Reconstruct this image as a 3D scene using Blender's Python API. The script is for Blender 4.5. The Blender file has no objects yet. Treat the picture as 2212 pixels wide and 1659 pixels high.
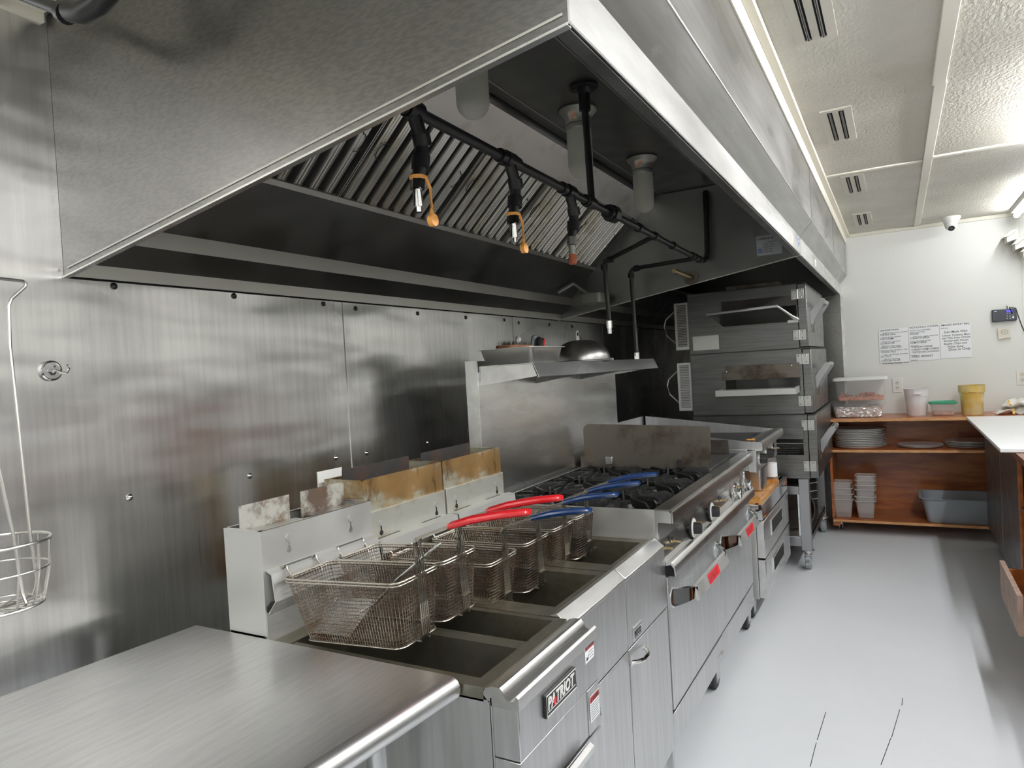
import bpy, math, random
from mathutils import Vector, Matrix
random.seed(7)
S = bpy.context.scene
COL = S.collection
PI = math.pi

# ------------------------------------------------------------------ camera, world, exposure
cam = bpy.data.cameras.new('camera'); co = bpy.data.objects.new('camera', cam); COL.objects.link(co)
_yaw, _pit, _rol, _f = 0.5101, -0.0167, -0.0579, 1486.97
_fw = Vector((-math.sin(_yaw)*math.cos(_pit), math.cos(_yaw)*math.cos(_pit), math.sin(_pit)))
_r = Vector((math.cos(_yaw), math.sin(_yaw), 0)); _u = _r.cross(_fw)
_r2 = math.cos(_rol)*_r + math.sin(_rol)*_u; _u2 = -math.sin(_rol)*_r + math.cos(_rol)*_u
M4 = Matrix((( _r2.x, _u2.x, -_fw.x, 1.7401), (_r2.y, _u2.y, -_fw.y, -1.1133), (_r2.z, _u2.z, -_fw.z, 1.4322), (0, 0, 0, 1)))
co.matrix_world = M4
cam.sensor_width = 36; cam.lens = _f*36/2212; cam.clip_start = 0.02
S.camera = co
w = bpy.data.worlds.new('world'); S.world = w; w.use_nodes = True
w.node_tree.nodes['Background'].inputs[0].default_value = (0.9, 0.95, 1, 1)
w.node_tree.nodes['Background'].inputs[1].default_value = 0.02
S.view_settings.view_transform = 'Standard'; S.view_settings.look = 'None'
S.view_settings.gamma = 1; S.view_settings.use_curve_mapping = False
S.view_settings.exposure = 0.25
S.cycles.max_bounces = 10; S.cycles.glossy_bounces = 6; S.cycles.transmission_bounces = 8; S.cycles.diffuse_bounces = 4
S.cycles.sample_clamp_indirect = 2.5; S.cycles.blur_glossy = 1.5
TUBE = 26.0      # emission of the fluorescent tubes

# ------------------------------------------------------------------ materials
MATS = {}
def mat(name, col=(.5, .5, .5), rough=.5, metal=0., **k):
    if name in MATS: return MATS[name]
    m = bpy.data.materials.new(name); m.use_nodes = True
    nt = m.node_tree; b = nt.nodes['Principled BSDF']
    def setin(n, v):
        if n in b.inputs: b.inputs[n].default_value = v
    setin('Base Color', (*col, 1)); setin('Roughness', rough); setin('Metallic', metal)
    if 'spec' in k: setin('Specular IOR Level', k['spec'])
    if 'trans' in k: setin('Transmission Weight', k['trans']); setin('IOR', k.get('ior', 1.3))
    if 'alpha' in k: setin('Alpha', k['alpha'])
    if 'coat' in k: setin('Coat Weight', k['coat']); setin('Coat Roughness', k.get('coatr', .1))
    if 'emit' in k: setin('Emission Color', (*col, 1)); setin('Emission Strength', k['emit'])
    N = nt.nodes.new; L = nt.links.new
    tc = N('ShaderNodeTexCoord')
    def noise(scale, sc=(1, 1, 1), detail=4, rough_=.55, dist=0):
        mp = N('ShaderNodeMapping'); mp.inputs['Scale'].default_value = sc; L(tc.outputs['Object'], mp.inputs[0])
        n = N('ShaderNodeTexNoise'); n.inputs['Scale'].default_value = scale; n.inputs['Detail'].default_value = detail
        n.inputs['Roughness'].default_value = rough_; n.inputs['Distortion'].default_value = dist
        L(mp.outputs[0], n.inputs['Vector']); return n
    def ramp(src, stops):
        r = N('ShaderNodeValToRGB'); L(src, r.inputs[0]); e = r.color_ramp.elements; r.color_ramp.interpolation = 'EASE'
        while len(e) < len(stops): e.new(.5)
        for i, (p, c) in enumerate(stops):
            e[i].position = p; e[i].color = (*c, 1) if len(c) == 3 else c
        return r
    colout = None
    # base mottling: (scale, stretch, dark colour, light colour)
    if 'mottle' in k:
        sc, st, c0, c1 = k['mottle']; n = noise(sc, st, 6)
        rr = ramp(n.outputs['Fac'], [(.35, c0), (.65, c1)]); colout = rr.outputs[0]
    # stain layers: list of (colour, scale, stretch, lo, hi, amount)
    for (c, sc, st, lo, hi, am) in k.get('stains', []):
        n = noise(sc, st, 8, .65); rr = ramp(n.outputs['Fac'], [(lo, (0, 0, 0)), (hi, (am, am, am))])
        mx = N('ShaderNodeMix'); mx.data_type = 'RGBA'
        L(rr.outputs[0], mx.inputs[0])
        if colout: L(colout, mx.inputs[6])
        else: mx.inputs[6].default_value = (*col, 1)
        mx.inputs[7].default_value = (*c, 1); colout = mx.outputs[2]
    if colout: L(colout, b.inputs['Base Color'])
    if 'rvar' in k:      # roughness variation (scale, stretch, lo, hi)
        sc, st, lo, hi = k['rvar']; n = noise(sc, st, 1.5, .5)
        mr = N('ShaderNodeMapRange'); mr.inputs[1].default_value = .2; mr.inputs[2].default_value = .8; mr.interpolation_type = 'SMOOTHERSTEP'
        mr.inputs[3].default_value = lo; mr.inputs[4].default_value = hi
        L(n.outputs['Fac'], mr.inputs[0]); L(mr.outputs[0], b.inputs['Roughness'])
    prev = None
    for (sc, st, strength, dist) in k.get('bumps', []):
        n = noise(sc, st, k.get('bdetail', 3)); bp = N('ShaderNodeBump'); bp.inputs['Strength'].default_value = strength
        bp.inputs['Distance'].default_value = dist; L(n.outputs['Fac'], bp.inputs['Height'])
        if prev: L(prev.outputs[0], bp.inputs['Normal'])
        prev = bp
    if prev: L(prev.outputs[0], b.inputs['Normal'])
    if 'glow' in k: pass
    MATS[name] = m
    return m

def wood(name, c0, c1, scale=6, stretch=(1, 8, 8), rough=.35, coat=.3):
    return mat(name, c0, rough, mottle=(scale, stretch, c0, c1), coat=coat, bumps=[(scale*3, stretch, .08, .002)])

G = .56
STEEL_WALL = mat('wall steel', (.70, .695, .675), .28, 1., mottle=(60, (1, 1, .05), (.655, .65, .635), (.745, .74, .725)),
    rvar=(3, (1, 1, .5), .21, .31), bumps=[(1.1, (1, .6, 2.2), .62, .032)],
    stains=[((.30, .29, .27), 24, (1, 1, .06), .64, .74, .5), ((.90, .90, .88), 4.5, (1, 1, 1), .50, .85, .6), ((1, 1, 1), 60, (1, 1, 1), .76, .78, .6)])
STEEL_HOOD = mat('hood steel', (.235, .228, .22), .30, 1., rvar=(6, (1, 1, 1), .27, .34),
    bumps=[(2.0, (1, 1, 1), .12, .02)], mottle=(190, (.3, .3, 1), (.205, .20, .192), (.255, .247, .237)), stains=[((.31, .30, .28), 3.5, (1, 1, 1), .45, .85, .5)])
STEEL_FRONT = mat('hood front steel', (.43, .43, .425), .26, 1., mottle=(50, (1, .06, 1), (.39, .39, .385), (.46, .46, .455)), rvar=(5, (1, .3, 1), .22, .34),
    stains=[((.8, .8, .79), 14, (1, .6, 1.4), .6, .72, .35)])
SLOT = mat('slot shade', (.10, .10, .09), .6, .3)
HANDM = mat('lever steel', (.42, .42, .43), .35, 1.)
STEEL_RW = mat('right wall steel', (.62, .62, .61), .45, 1.)
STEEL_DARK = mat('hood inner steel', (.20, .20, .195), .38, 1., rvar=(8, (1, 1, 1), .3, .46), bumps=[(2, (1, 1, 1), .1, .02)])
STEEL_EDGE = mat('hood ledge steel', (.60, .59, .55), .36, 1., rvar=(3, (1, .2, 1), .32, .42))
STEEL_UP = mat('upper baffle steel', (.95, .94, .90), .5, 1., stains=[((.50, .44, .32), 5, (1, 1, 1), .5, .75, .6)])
STEEL = mat('equipment steel', (.72, .725, .73), .36, 1., mottle=(60, (1, 1, .05), (.66, .665, .67), (.74, .745, .75)), rvar=(5, (1, 1, .5), .32, .44), bumps=[(2.5, (1, 1, 1), .08, .01)],
    stains=[((.48, .48, .47), 11, (1, 1, .2), .6, .8, .5)])
STEEL_BRIGHT = mat('bright steel', (.84, .84, .83), .27, 1., mottle=(14, (1, .25, 1), (.74, .74, .73), (.88, .88, .87)), rvar=(6, (1, .2, 1), .22, .32))
STEEL_TOP = mat('bench steel', (.95, .95, .96), .32, 1., rvar=(3, (1, .4, 1), .32, .48), bumps=[(1.3, (1, 1, 1), .16, .02)],
    mottle=(130, (.6, .06, 1), (.90, .90, .91), (1, 1, 1)), stains=[((.80, .80, .80), 3, (1, .5, 1), .45, .75, .5), ((1, 1, 1), 26, (.12, 1, 1), .66, .70, .6)])
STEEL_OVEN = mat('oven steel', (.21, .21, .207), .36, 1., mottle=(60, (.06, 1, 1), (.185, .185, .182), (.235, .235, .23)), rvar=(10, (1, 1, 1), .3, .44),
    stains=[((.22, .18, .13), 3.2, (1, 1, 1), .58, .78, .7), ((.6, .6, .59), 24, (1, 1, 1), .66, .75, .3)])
STEEL_PALE = mat('flue steel', (.68, .68, .66), .42, .7, rvar=(9, (1, 1, 1), .34, .5),
    stains=[((.42, .37, .25), 7, (1, 1, .6), .62, .82, .5)])
GREASY = mat('greasy steel', (.56, .56, .46), .42, .65, rvar=(9, (1, 1, 1), .3, .55),
    stains=[((.34, .18, .045), 5.5, (1, .55, 1.2), .38, .56, .9), ((.10, .05, .02), 22, (1, 1, .35), .55, .68, .7), ((.62, .62, .55), 9, (1, 1, 1), .62, .75, .5)])
GREASY2 = mat('lightly greasy steel', (.66, .66, .60), .42, .7, stains=[((.42, .27, .09), 7, (1, .6, 1.2), .46, .66, .8), ((.12, .06, .02), 30, (1, 1, .3), .66, .76, .6)])
SCORCH = mat('scorched plate', (.50, .49, .44), .6, .4, stains=[((.10, .06, .04), 8, (1, 1, 1), .48, .64, .95), ((.2, .11, .05), 30, (1, 1, 1), .55, .66, .7)])
BURNT = mat('burnt plate', (.045, .042, .04), .55, .5, stains=[((.20, .20, .20), 22, (1, 1, .5), .56, .7, .5), ((.14, .06, .03), 6, (1, 1, 1), .5, .7, .5)])
BROWNSTEEL = mat('browned steel', (.19, .17, .145), .45, .9, stains=[((.05, .03, .02), 4, (1, 1, 1), .45, .66, .85), ((.22, .13, .06), 9, (1, 1, 1), .58, .72, .6)])
TANK = mat('tank steel', (.27, .255, .21), .40, .9, rvar=(8, (1, 1, 1), .3, .5), stains=[((.12, .09, .03), 4, (1, 1, 1), .45, .7, .7), ((.5, .5, .45), 90, (1, 1, 1), .68, .74, .6)])
OILY = mat('tank bottom', (.05, .033, .012), .12, .1, stains=[((.16, .06, .015), 5, (1, 1, 1), .5, .7, .6)])
WIREF = mat('basket frame wire', (.42, .39, .34), .3, 1.)
CHROME = mat('chrome', (.80, .80, .80), .08, 1., bumps=[(14, (1, 1, 1), .08, .01)])
WIRE = mat('basket wire', (.25, .215, .18), .34, 1., stains=[((.13, .07, .035), 14, (1, 1, 1), .45, .62, .75)])
WIREC = mat('clean wire', (.62, .61, .58), .25, 1.)
FILT = mat('filter steel', (.93, .92, .89), .24, 1., stains=[((.48, .43, .26), 2.2, (1, 1, 1), .5, .72, .5)])
BLACKP = mat('black pipe', (.014, .014, .015), .38, .3)
BLACK = mat('black plastic', (.012, .012, .013), .35)
DARK = mat('dark gap', (.006, .006, .006), .9)
IRON = mat('cast iron', (.020, .020, .020), .42, .4, stains=[((.20, .19, .17), 24, (1, 1, 1), .58, .72, .6)], bumps=[(60, (1, 1, 1), .2, .002)])
SOOT = mat('sooty tray', (.03, .03, .028), .7, .2, stains=[((.14, .13, .12), 30, (1, 1, 1), .55, .7, .5)])
GLOBE = mat('frosted glass', (.62, .62, .55), .45, 0, alpha=1, trans=.35, ior=1.2)
CASTAL = mat('cast aluminium', (.26, .26, .235), .45, .8)
ALU = mat('aluminium', (.62, .62, .60), .34, 1., stains=[((.4, .38, .3), 12, (1, 1, 1), .58, .75, .4)], bumps=[])
RED = mat('red grip', (.62, .012, .02), .22, coat=.5)
BLUE = mat('blue grip', (.008, .035, .13), .22, coat=.5)
ORANGE = mat('orange rubber', (.80, .36, .08), .5)
RUST = mat('rust', (.30, .07, .03), .7)
BRASS = mat('brass', (.50, .40, .22), .35, 1.)
WHITE = mat('white plastic', (.80, .80, .77), .4)
WHITEP = mat('white paper', (.90, .92, .94), .7)
BOARD = mat('white board', (.88, .89, .90), .35)
INK = mat('black ink', (.02, .02, .025), .6)
REDINK = mat('red ink', (.72, .02, .03), .5)
BLUEINK = mat('blue ink', (.06, .12, .38), .5)
WARN = mat('warning red', (.42, .05, .05), .5)
CREAM = mat('cream wall paint', (.79, .80, .765), .5, bumps=[(4, (1, 1, 1), .1, .01)])
CEIL = mat('ceiling panel', (.72, .70, .61), .55, bumps=[(75, (1, .6, 1), .6, .006)], mottle=(1.3, (1, 1, 1), (.50, .485, .42), (.62, .605, .54)))
TRIM = mat('cream trim', (.84, .81, .70), .4)
BEAMC = mat('cream batten', (.74, .72, .63), .45)
FLOOR = mat('painted floor', (.73, .75, .775), .40, mottle=(1.1, (1, 1, 1), (.71, .73, .76), (.74, .76, .79)),
    bumps=[(150, (1, 1, 1), .22, .002), (9, (1, 1, 1), .08, .006)], stains=[((.14, .14, .15), 22, (1, 1, 1), .76, .78, .8)])
WOODR = wood('varnished plywood', (.30, .075, .012), (.46, .145, .032), 4, (1, 6, 6))
WOODE = wood('ply edge', (.50, .22, .07), (.78, .42, .18), 14, (1, 8, 20), .45)
WOODD = wood('dark varnished wood', (.13, .042, .02), (.23, .08, .035), 5, (2, 2, 5), .45)
MAPLE = wood('orange maple', (.52, .22, .05), (.72, .36, .11), 7, (6, 1, 6), .25)
PLY = wood('raw ply', (.26, .17, .13), (.36, .25, .19), 8, (5, 5, 1), .6, .1)
def clearp(name, col, al=.35, rough=.12, tr=.9):
    return mat(name, col, rough, trans=tr, ior=1.25, alpha=al)
CLEAR = mat('clear plastic', (.85, .85, .84), .12, alpha=.11)
CLEARB = mat('hazy clear plastic', (.80, .74, .71), .2, alpha=.30)
CLEARR = mat('clear rim', (.92, .88, .85), .2, alpha=.6)
MILKY = mat('milky plastic', (.78, .76, .76), .4)
YELLOWP = mat('yellow stained plastic', (.82, .66, .26), .3, trans=.25, ior=1.2, mottle=(9, (1, 1, 1), (.78, .56, .14), (.85, .74, .42)))
VENTM = mat('vent frame', (.60, .58, .51), .5, stains=[((.30, .27, .20), 30, (1, 1, 1), .6, .72, .6)])
GREEN = mat('green lid', (.02, .30, .16), .35)
GREYP = mat('grey plastic', (.34, .37, .40), .45)
FOIL = mat('crinkled foil', (.98, .98, .98), .25, .8, bumps=[(60, (1, 1, .5), .5, .01)], stains=[((.75, .38, .22), 2.5, (1, 1, 2), .62, .8, .5)])
MEAT = mat('pepperoni', (.55, .17, .09), .5, mottle=(40, (1, 1, 1), (.45, .13, .07), (.72, .33, .2)))
CLOTH = mat('towel cloth', (.82, .80, .74), .9, bumps=[(200, (1, 1, 1), .3, .002)])
YELL = mat('yellow stripe', (.85, .55, .12), .9)
FOODB = mat('brown block', (.20, .085, .04), .7, bumps=[(60, (1, 1, 1), .5, .004)])
RUBBER = mat('grey rubber', (.22, .23, .25), .6)
BLACKR = mat('black rubber', (.02, .02, .022), .6)
PANM = mat('pan aluminium', (.92, .92, .90), .45, .6)
NIGHTPAN = mat('seasoned pan', (.07, .058, .05), .35, .8, stains=[((.42, .34, .24), 18, (1, 1, 1), .6, .72, .6)])
NOTE2 = mat('printed sticker', (.45, .40, .36), .6, stains=[((.55, .16, .05), 90, (1, 1, 1), .5, .56, .8)])
NOTE = mat('kraft note', (.74, .70, .60), .7)
SCREEN = mat('blue display', (.08, .06, .6), .4, emit=.8)
GREYLAB = mat('grey label', (.34, .35, .36), .5)
PALELAB = mat('pale patch', (.60, .60, .56), .4, .5)

# ------------------------------------------------------------------ mesh helpers
class MB:
    def __init__(s): s.v = []; s.f = []
    def add(s, vs, fs):
        o = len(s.v); s.v += [tuple(p) for p in vs]; s.f += [tuple(i+o for i in f) for f in fs]; return s
    def box(s, x0, x1, y0, y1, z0, z1):
        return s.add([(x0,y0,z0),(x1,y0,z0),(x1,y1,z0),(x0,y1,z0),(x0,y0,z1),(x1,y0,z1),(x1,y1,z1),(x0,y1,z1)],
            [(3,2,1,0),(4,5,6,7),(0,1,5,4),(1,2,6,5),(2,3,7,6),(3,0,4,7)])
    def prism(s, pts, axis, a, b):
        """closed outline pts (2D in the other two axes, in order XYZ minus axis) extruded from a to b"""
        n = len(pts)
        def mk(p, t): return {'X': (t, p[0], p[1]), 'Y': (p[0], t, p[1]), 'Z': (p[0], p[1], t)}[axis]
        vs = [mk(p, a) for p in pts]+[mk(p, b) for p in pts]
        fs = [tuple(range(n))[::-1], tuple(range(n, 2*n))]+[(i, (i+1) % n, (i+1) % n+n, i+n) for i in range(n)]
        return s.add(vs, fs)
    def strip(s, pts, axis, a, b, t=.002):
        """open polyline given a thickness then extruded"""
        P = [Vector(p) for p in pts]; off = []
        for i, p in enumerate(P):
            d0 = (P[i]-P[i-1]).normalized() if i else (P[1]-P[0]).normalized()
            d1 = (P[i+1]-P[i]).normalized() if i < len(P)-1 else d0
            d = (d0+d1).normalized(); n = Vector((-d.y, d.x)); k = max(.4, n.dot(Vector((-d0.y, d0.x))))
            off.append(p+n*t/k)
        n = len(P); A = [tuple(p) for p in P]; B = [tuple(p) for p in off]
        for i in range(n-1): s.prism([A[i], A[i+1], B[i+1], B[i]], axis, a, b)
        return s
    def loft(s, secs, cap0=True, cap1=True, close=False):
        n = len(secs[0]); vs = [p for q in secs for p in q]; fs = []
        m = len(secs)
        for j in range(m if close else m-1):
            k = (j+1) % m
            for i in range(n):
                fs.append((j*n+i, j*n+(i+1) % n, k*n+(i+1) % n, k*n+i))
        if not close:
            if cap0: fs.append(tuple(range(n))[::-1])
            if cap1: fs.append(tuple(range((m-1)*n, m*n)))
        return s.add(vs, fs)
    def tube(s, path, r, seg=8, closed=False, cap=True):
        P = [Vector(p) for p in path]; n = len(P); secs = []; up = None
        for i in range(n):
            if closed: d = (P[(i+1) % n]-P[i-1]).normalized()
            else: d = ((P[min(i+1, n-1)]-P[i]).normalized()+(P[i]-P[max(i-1, 0)]).normalized())
            d = d.normalized() if d.length > 1e-9 else Vector((0, 0, 1))
            if up is None: up = Vector((0, 0, 1)) if abs(d.z) < .9 else Vector((1, 0, 0))
            a = d.cross(up)
            if a.length < 1e-6: a = d.cross(Vector((1, .3, 0)))
            a.normalize(); b = d.cross(a).normalized(); up = -b if False else up
            rr = r[i] if isinstance(r, (list, tuple)) else r
            secs.append([P[i]+a*rr*math.cos(2*PI*k/seg)+b*rr*math.sin(2*PI*k/seg) for k in range(seg)])
        return s.loft(secs, cap, cap, closed)
    def cyl(s, a, b, r, seg=16): return s.tube([a, b], r, seg)
    def lathe(s, prof, c=(0, 0, 0), axis='Z', seg=32):
        secs = []
        for (r, h) in prof:
            q = []
            for k in range(seg):
                t = 2*PI*k/seg; x, y = r*math.cos(t), r*math.sin(t)
                v = {'Z': (x, y, h), 'X': (h, x, y), 'Y': (x, h, y), '-Z': (x, -y, -h)}[axis]
                q.append((c[0]+v[0], c[1]+v[1], c[2]+v[2]))
            secs.append(q)
        return s.loft(secs, prof[0][0] > 1e-5, prof[-1][0] > 1e-5)
    def xf(s, M):
        s.v = [tuple(M @ Vector(p)) for p in s.v]; return s
    def join(s, o): return s.add(o.v, o.f)
    def build(s, name, m, parent=None, bev=0., smooth=True, loc=None, bseg=2):
        me = bpy.data.meshes.new(name)
        o = bpy.data.objects.new(name, me); COL.objects.link(o)
        off = Vector((0, 0, 0))
        if parent is not None:
            o.parent = parent
            p = parent
            while p is not None: off += Vector(p.location); p = p.parent
        else:
            if loc is None:
                xs = [p[0] for p in s.v]; ys = [p[1] for p in s.v]; zs = [p[2] for p in s.v]
                loc = ((min(xs)+max(xs))/2, (min(ys)+max(ys))/2, min(zs))
            o.location = loc; off = Vector(loc)
        me.from_pydata([(p[0]-off.x, p[1]-off.y, p[2]-off.z) for p in s.v], [], s.f)
        import bmesh
        bm = bmesh.new(); bm.from_mesh(me); bmesh.ops.recalc_face_normals(bm, faces=bm.faces[:]); bm.to_mesh(me); bm.free()
        if isinstance(m, (list, tuple)):
            for q in m: me.materials.append(q)
        else: me.materials.append(m)
        if smooth:
            for p in me.polygons: p.use_smooth = True
            me.set_sharp_from_angle(angle=math.radians(32))
        if bev:
            b = o.modifiers.new('bevel', 'BEVEL'); b.width = bev; b.segments = bseg; b.limit_method = 'ANGLE'; b.angle_limit = math.radians(40)
        return o

def rrect(cx, cy, w, d, r, z, n=5):
    r = min(r, w/2-1e-4, d/2-1e-4); out = []
    for (sx, sy, a0) in ((1, 1, 0), (-1, 1, PI/2), (-1, -1, PI), (1, -1, 1.5*PI)):
        for i in range(n+1):
            a = a0+PI/2*i/n
            out.append((cx+sx*(w/2-r)+r*math.cos(a), cy+sy*(d/2-r)+r*math.sin(a), z))
    return out
def tag(o, label=None, cat=None, group=None, kind=None):
    if label: o['label'] = label
    if cat: o['category'] = cat
    if group: o['group'] = group
    if kind: o['kind'] = kind
    return o
def thing(name, loc, label, cat, group=None):
    o = bpy.data.objects.new(name, None); COL.objects.link(o); o.location = loc; o.empty_display_size = .05
    return tag(o, label, cat, group)
def struct(o): o['kind'] = 'structure'; return o
def dup(root, loc=None, label=None, rot=None):
    r = root.copy(); COL.objects.link(r)
    if loc is not None: r.location = loc
    if rot is not None: r.rotation_euler = rot
    if label: r['label'] = label
    for ch in list(root.children):
        c = ch.copy(); COL.objects.link(c); c.parent = r
        for g in ch.children:
            d = g.copy(); COL.objects.link(d); d.parent = c
    return r
def text(name, s, size, m, parent, origin, xdir, ydir, ext=.0006, shear=0., bold=0., align='LEFT', sx=1., maxw=None):
    """lettering laid with its baseline start at origin, running along xdir"""
    cu = bpy.data.curves.new(name, 'FONT'); cu.body = s; cu.size = size; cu.extrude = ext; cu.shear = shear; cu.offset = bold
    cu.align_x = align; cu.resolution_u = 2
    tmp = bpy.data.objects.new('tmp', cu); COL.objects.link(tmp)
    bpy.context.view_layer.update()
    me = bpy.data.meshes.new_from_object(tmp.evaluated_get(bpy.context.evaluated_depsgraph_get()))
    bpy.data.objects.remove(tmp)
    me.materials.clear(); me.materials.append(m)
    X = Vector(xdir).normalized(); Y = Vector(ydir).normalized(); Z = X.cross(Y)
    if maxw:
        mw = max([v.co.x for v in me.vertices]+[0])
        if mw*sx > maxw: sx = maxw/mw
    off = Vector(origin); p = parent
    while p is not None: off -= Vector(p.location); p = p.parent
    for v in me.vertices:
        c = v.co; v.co = off+X*c.x*sx+Y*c.y+Z*c.z
    o = bpy.data.objects.new(name, me); COL.objects.link(o); o.parent = parent
    return o
def caster(parent, x, y, ztop, R=.05, wm=BLACKR, hub=RUBBER, w=.03, name='caster', brake=False):
    b = MB(); b.cyl((x, y, ztop), (x, y, ztop-.012), R*.8, 16); b.cyl((x, y, ztop-.012), (x, y, R*1.9), R*.45, 12)
    for s in (-1, 1): b.prism([(y-R*.75, R*1.9), (y+R*.75, R*1.9), (y+R*.35, R*.7), (y-R*.35, R*.7)], 'X', x+s*(w/2+.004)-.0015, x+s*(w/2+.004)+.0015)
    b.box(x-w/2-.005, x+w/2+.005, y-R*.75, y+R*.75, R*1.9, R*1.9+.004)
    if brake: b.prism([(y-R*1.6, R*1.1), (y-R*.6, R*1.5), (y-R*.6, R*1.3), (y-R*1.5, R*.9)], 'X', x-.01, x+.01)
    c = b.build(name, STEEL, parent)
    wh = MB(); wh.lathe([(R*.25, -w/2), (R*.9, -w/2), (R, -w/2+.004), (R, w/2-.004), (R*.9, w/2), (R*.25, w/2)], (x, y, R), 'X', 24)
    wo = wh.build('wheel', wm, c)
    h = MB(); h.lathe([(.001, -w/2-.003), (R*.6, -w/2-.003), (R*.6, w/2+.003), (.001, w/2+.003)], (x, y, R), 'X', 16)
    h.build('hub', hub, c)
    return c

# ------------------------------------------------------------------ large structure
ZC, YB, XR, YN = 2.43, 5.40, 3.05, -3.0
ZT = 2.352
struct(MB().box(-.15, XR+.15, YN-.15, YB+.15, -.1, 0).build('floor', FLOOR, smooth=False, loc=(0, 0, 0)))
fl = bpy.data.objects['floor']
for k, (a, b) in enumerate((((1.434, 1.852), (1.423, 1.62)), ((1.422, 1.60), (1.418, 1.43)), ((1.704, 2.089), (1.70, 2.02)), ((1.693, 1.98), (1.665, 1.74)), ((1.663, 1.735), (1.634, 1.536)))):
    MB().prism([(a[0]-.0012, a[1]), (a[0]+.001, a[1]), (b[0]+.0014, b[1]), (b[0]-.001, b[1])], 'Z', .0002, .0008).build('crack', DARK, fl, smooth=False)
struct(MB().box(-.15, XR+.15, YN-.15, YB+.15, ZC, ZC+.1).build('ceiling', CEIL, smooth=False, loc=(0, 0, ZC)))
wl = struct(MB().box(-.15, -.004, YN-.15, YB+.15, 0, ZC).build('wall_left', CREAM, smooth=False, loc=(0, 0, 0)))
wb = struct(MB().box(0, XR+.15, YB, YB+.15, 0, ZC).build('wall_back', CREAM, smooth=False, loc=(0, YB, 0)))
struct(MB().box(XR, XR+.15, YN-.15, YB, 0, ZC).build('wall_right', CREAM, smooth=False, loc=(XR, 0, 0)))
struct(MB().box(0, XR, YN-.15, YN, 0, ZC).build('wall_front', CREAM, smooth=False, loc=(0, YN, 0)))
# steel sheets on the left wall
segs = [(YN, .770, 0.0, 2.33), (.776, 2.037, 0., 1.74), (2.043, 3.30, 0., 1.74), (3.306, 4.57, 0., 1.74), (4.576, YB, 0., 1.74)]
for i, (a, b, z0, z1) in enumerate(segs):
    p = MB().box(-.0035, 0, a, b, z0, z1).build('wall_panel', STEEL_WALL, wl, smooth=False)
    scr = []
    if i == 0: scr = [(-.06, 1.712), (.307, 1.712), (.68, 1.71), (-.056, 1.168), (.322, 1.163), (.695, 1.167)]
    elif i == 1: scr = [(.844, 1.703), (1.223, 1.702), (1.593, 1.70), (1.953, 1.703), (.856, 1.163), (1.24, 1.157)]
    elif i == 2: scr = [(2.106, 1.694), (2.475, 1.696), (3.193, 1.695), (2.8, 1.695), (3.05, 1.2)]
    elif i == 3: scr = [(3.5, 1.69), (3.42, 1.18)]
    for (y, z) in scr:
        MB().lathe([(.009, 0), (.009, .002), (.005, .006), (.001, .007)], (0, y, z), 'X', 12).build('screw', BLACK if z > 1.5 else CHROME, p)
# unseen steel sheets added on the right wall to darken the reflections
wrw = bpy.data.objects['wall_right']
for a, b in ((-2.95, -.6), (-.594, 1.75), (1.756, 4.1)):
    MB().box(XR-.0035, XR, a, b, 0, 1.70).build('wall_panel', STEEL_RW, wrw, smooth=False)
# steel sheet on the back wall beside the oven
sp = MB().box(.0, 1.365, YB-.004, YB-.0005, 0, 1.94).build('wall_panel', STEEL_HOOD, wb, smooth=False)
MB().box(1.345, 1.365, YB-.006, YB-.004, 0, 1.94).build('edge_strip', STEEL_BRIGHT, sp, smooth=False)
for z in (1.63, 1.12): MB().lathe([(.008, 0), (.005, -.005), (.001, -.006)], (1.31, YB-.004, z), 'Y', 10).build('screw', CHROME, sp)
MB().box(2.60, 2.603, YB-.003, YB, 0.9, ZC-.03).build('seam', BEAMC, wb, smooth=False)
# trims: soffit moulding above the hood, ceiling battens
n = [0]
def trimbox(m, *a, bev=.002):
    n[0] += 1; return struct(MB().box(*a).build('trim_%d' % n[0], m, bev=bev))
trimbox(TRIM, 1.380, 1.412, .1-3, YB, ZT, ZC)
trimbox(TRIM, 1.412, 1.440, YN, YB, ZC-.02, ZC)
trimbox(TRIM, 0., 1.38, -.36, -.19, ZT-.005, ZC)
trimbox(TRIM, -.003, .012, YN, -.19, 2.325, ZC)
trimbox(BEAMC, 1.900, 1.945, YN, 1.96, ZC-.016, ZC)
trimbox(BEAMC, 1.908, 1.950, 1.96, YB, ZC-.010, ZC)
trimbox(BEAMC, 1.440, 1.905, 3.155, 3.19, ZC-.008, ZC)
trimbox(BEAMC, 1.950, XR, 3.12, 3.155, ZC-.010, ZC)
trimbox(BEAMC, 1.440, 1.905, .3, .335, ZC-.008, ZC)
trimbox(BEAMC, 1.44, XR, YB-.02, YB, ZC-.028, ZC)

# ------------------------------------------------------------------ fluorescent tubes (far one seen, aisle pair unseen, last two added for near light)
def strip_light(x, y0, y1, label, st=TUBE):
    t = thing('tube_light', (x, (y0+y1)/2, ZC), label, 'ceiling light', 'fluorescent strip lights on the ceiling')
    MB().prism([(x-.035, ZC), (x+.035, ZC), (x+.028, ZC-.03), (x-.028, ZC-.03)], 'Y', y0, y1).build('housing', WHITE, t, bev=.002)
    MB().lathe([(.001, y0+.01), (.013, y0+.01), (.019, y0+.03), (.019, y1-.03), (.013, y1-.01), (.001, y1-.01)], (x, 0, ZC-.052), 'Y', 16).build('tube', mat('tube light %g' % st, (.985, .99, 1.), .5, emit=st), t)
    for y in (y0+.004, y1-.016): MB().box(x-.012, x+.012, y, y+.012, ZC-.07, ZC-.025).build('lamp_holder', WHITE, t, bev=.001)
    return t
strip_light(2.56, 4.00, 5.22, 'white glowing fluorescent strip on the ceiling nearest the back wall', 45)
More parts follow.
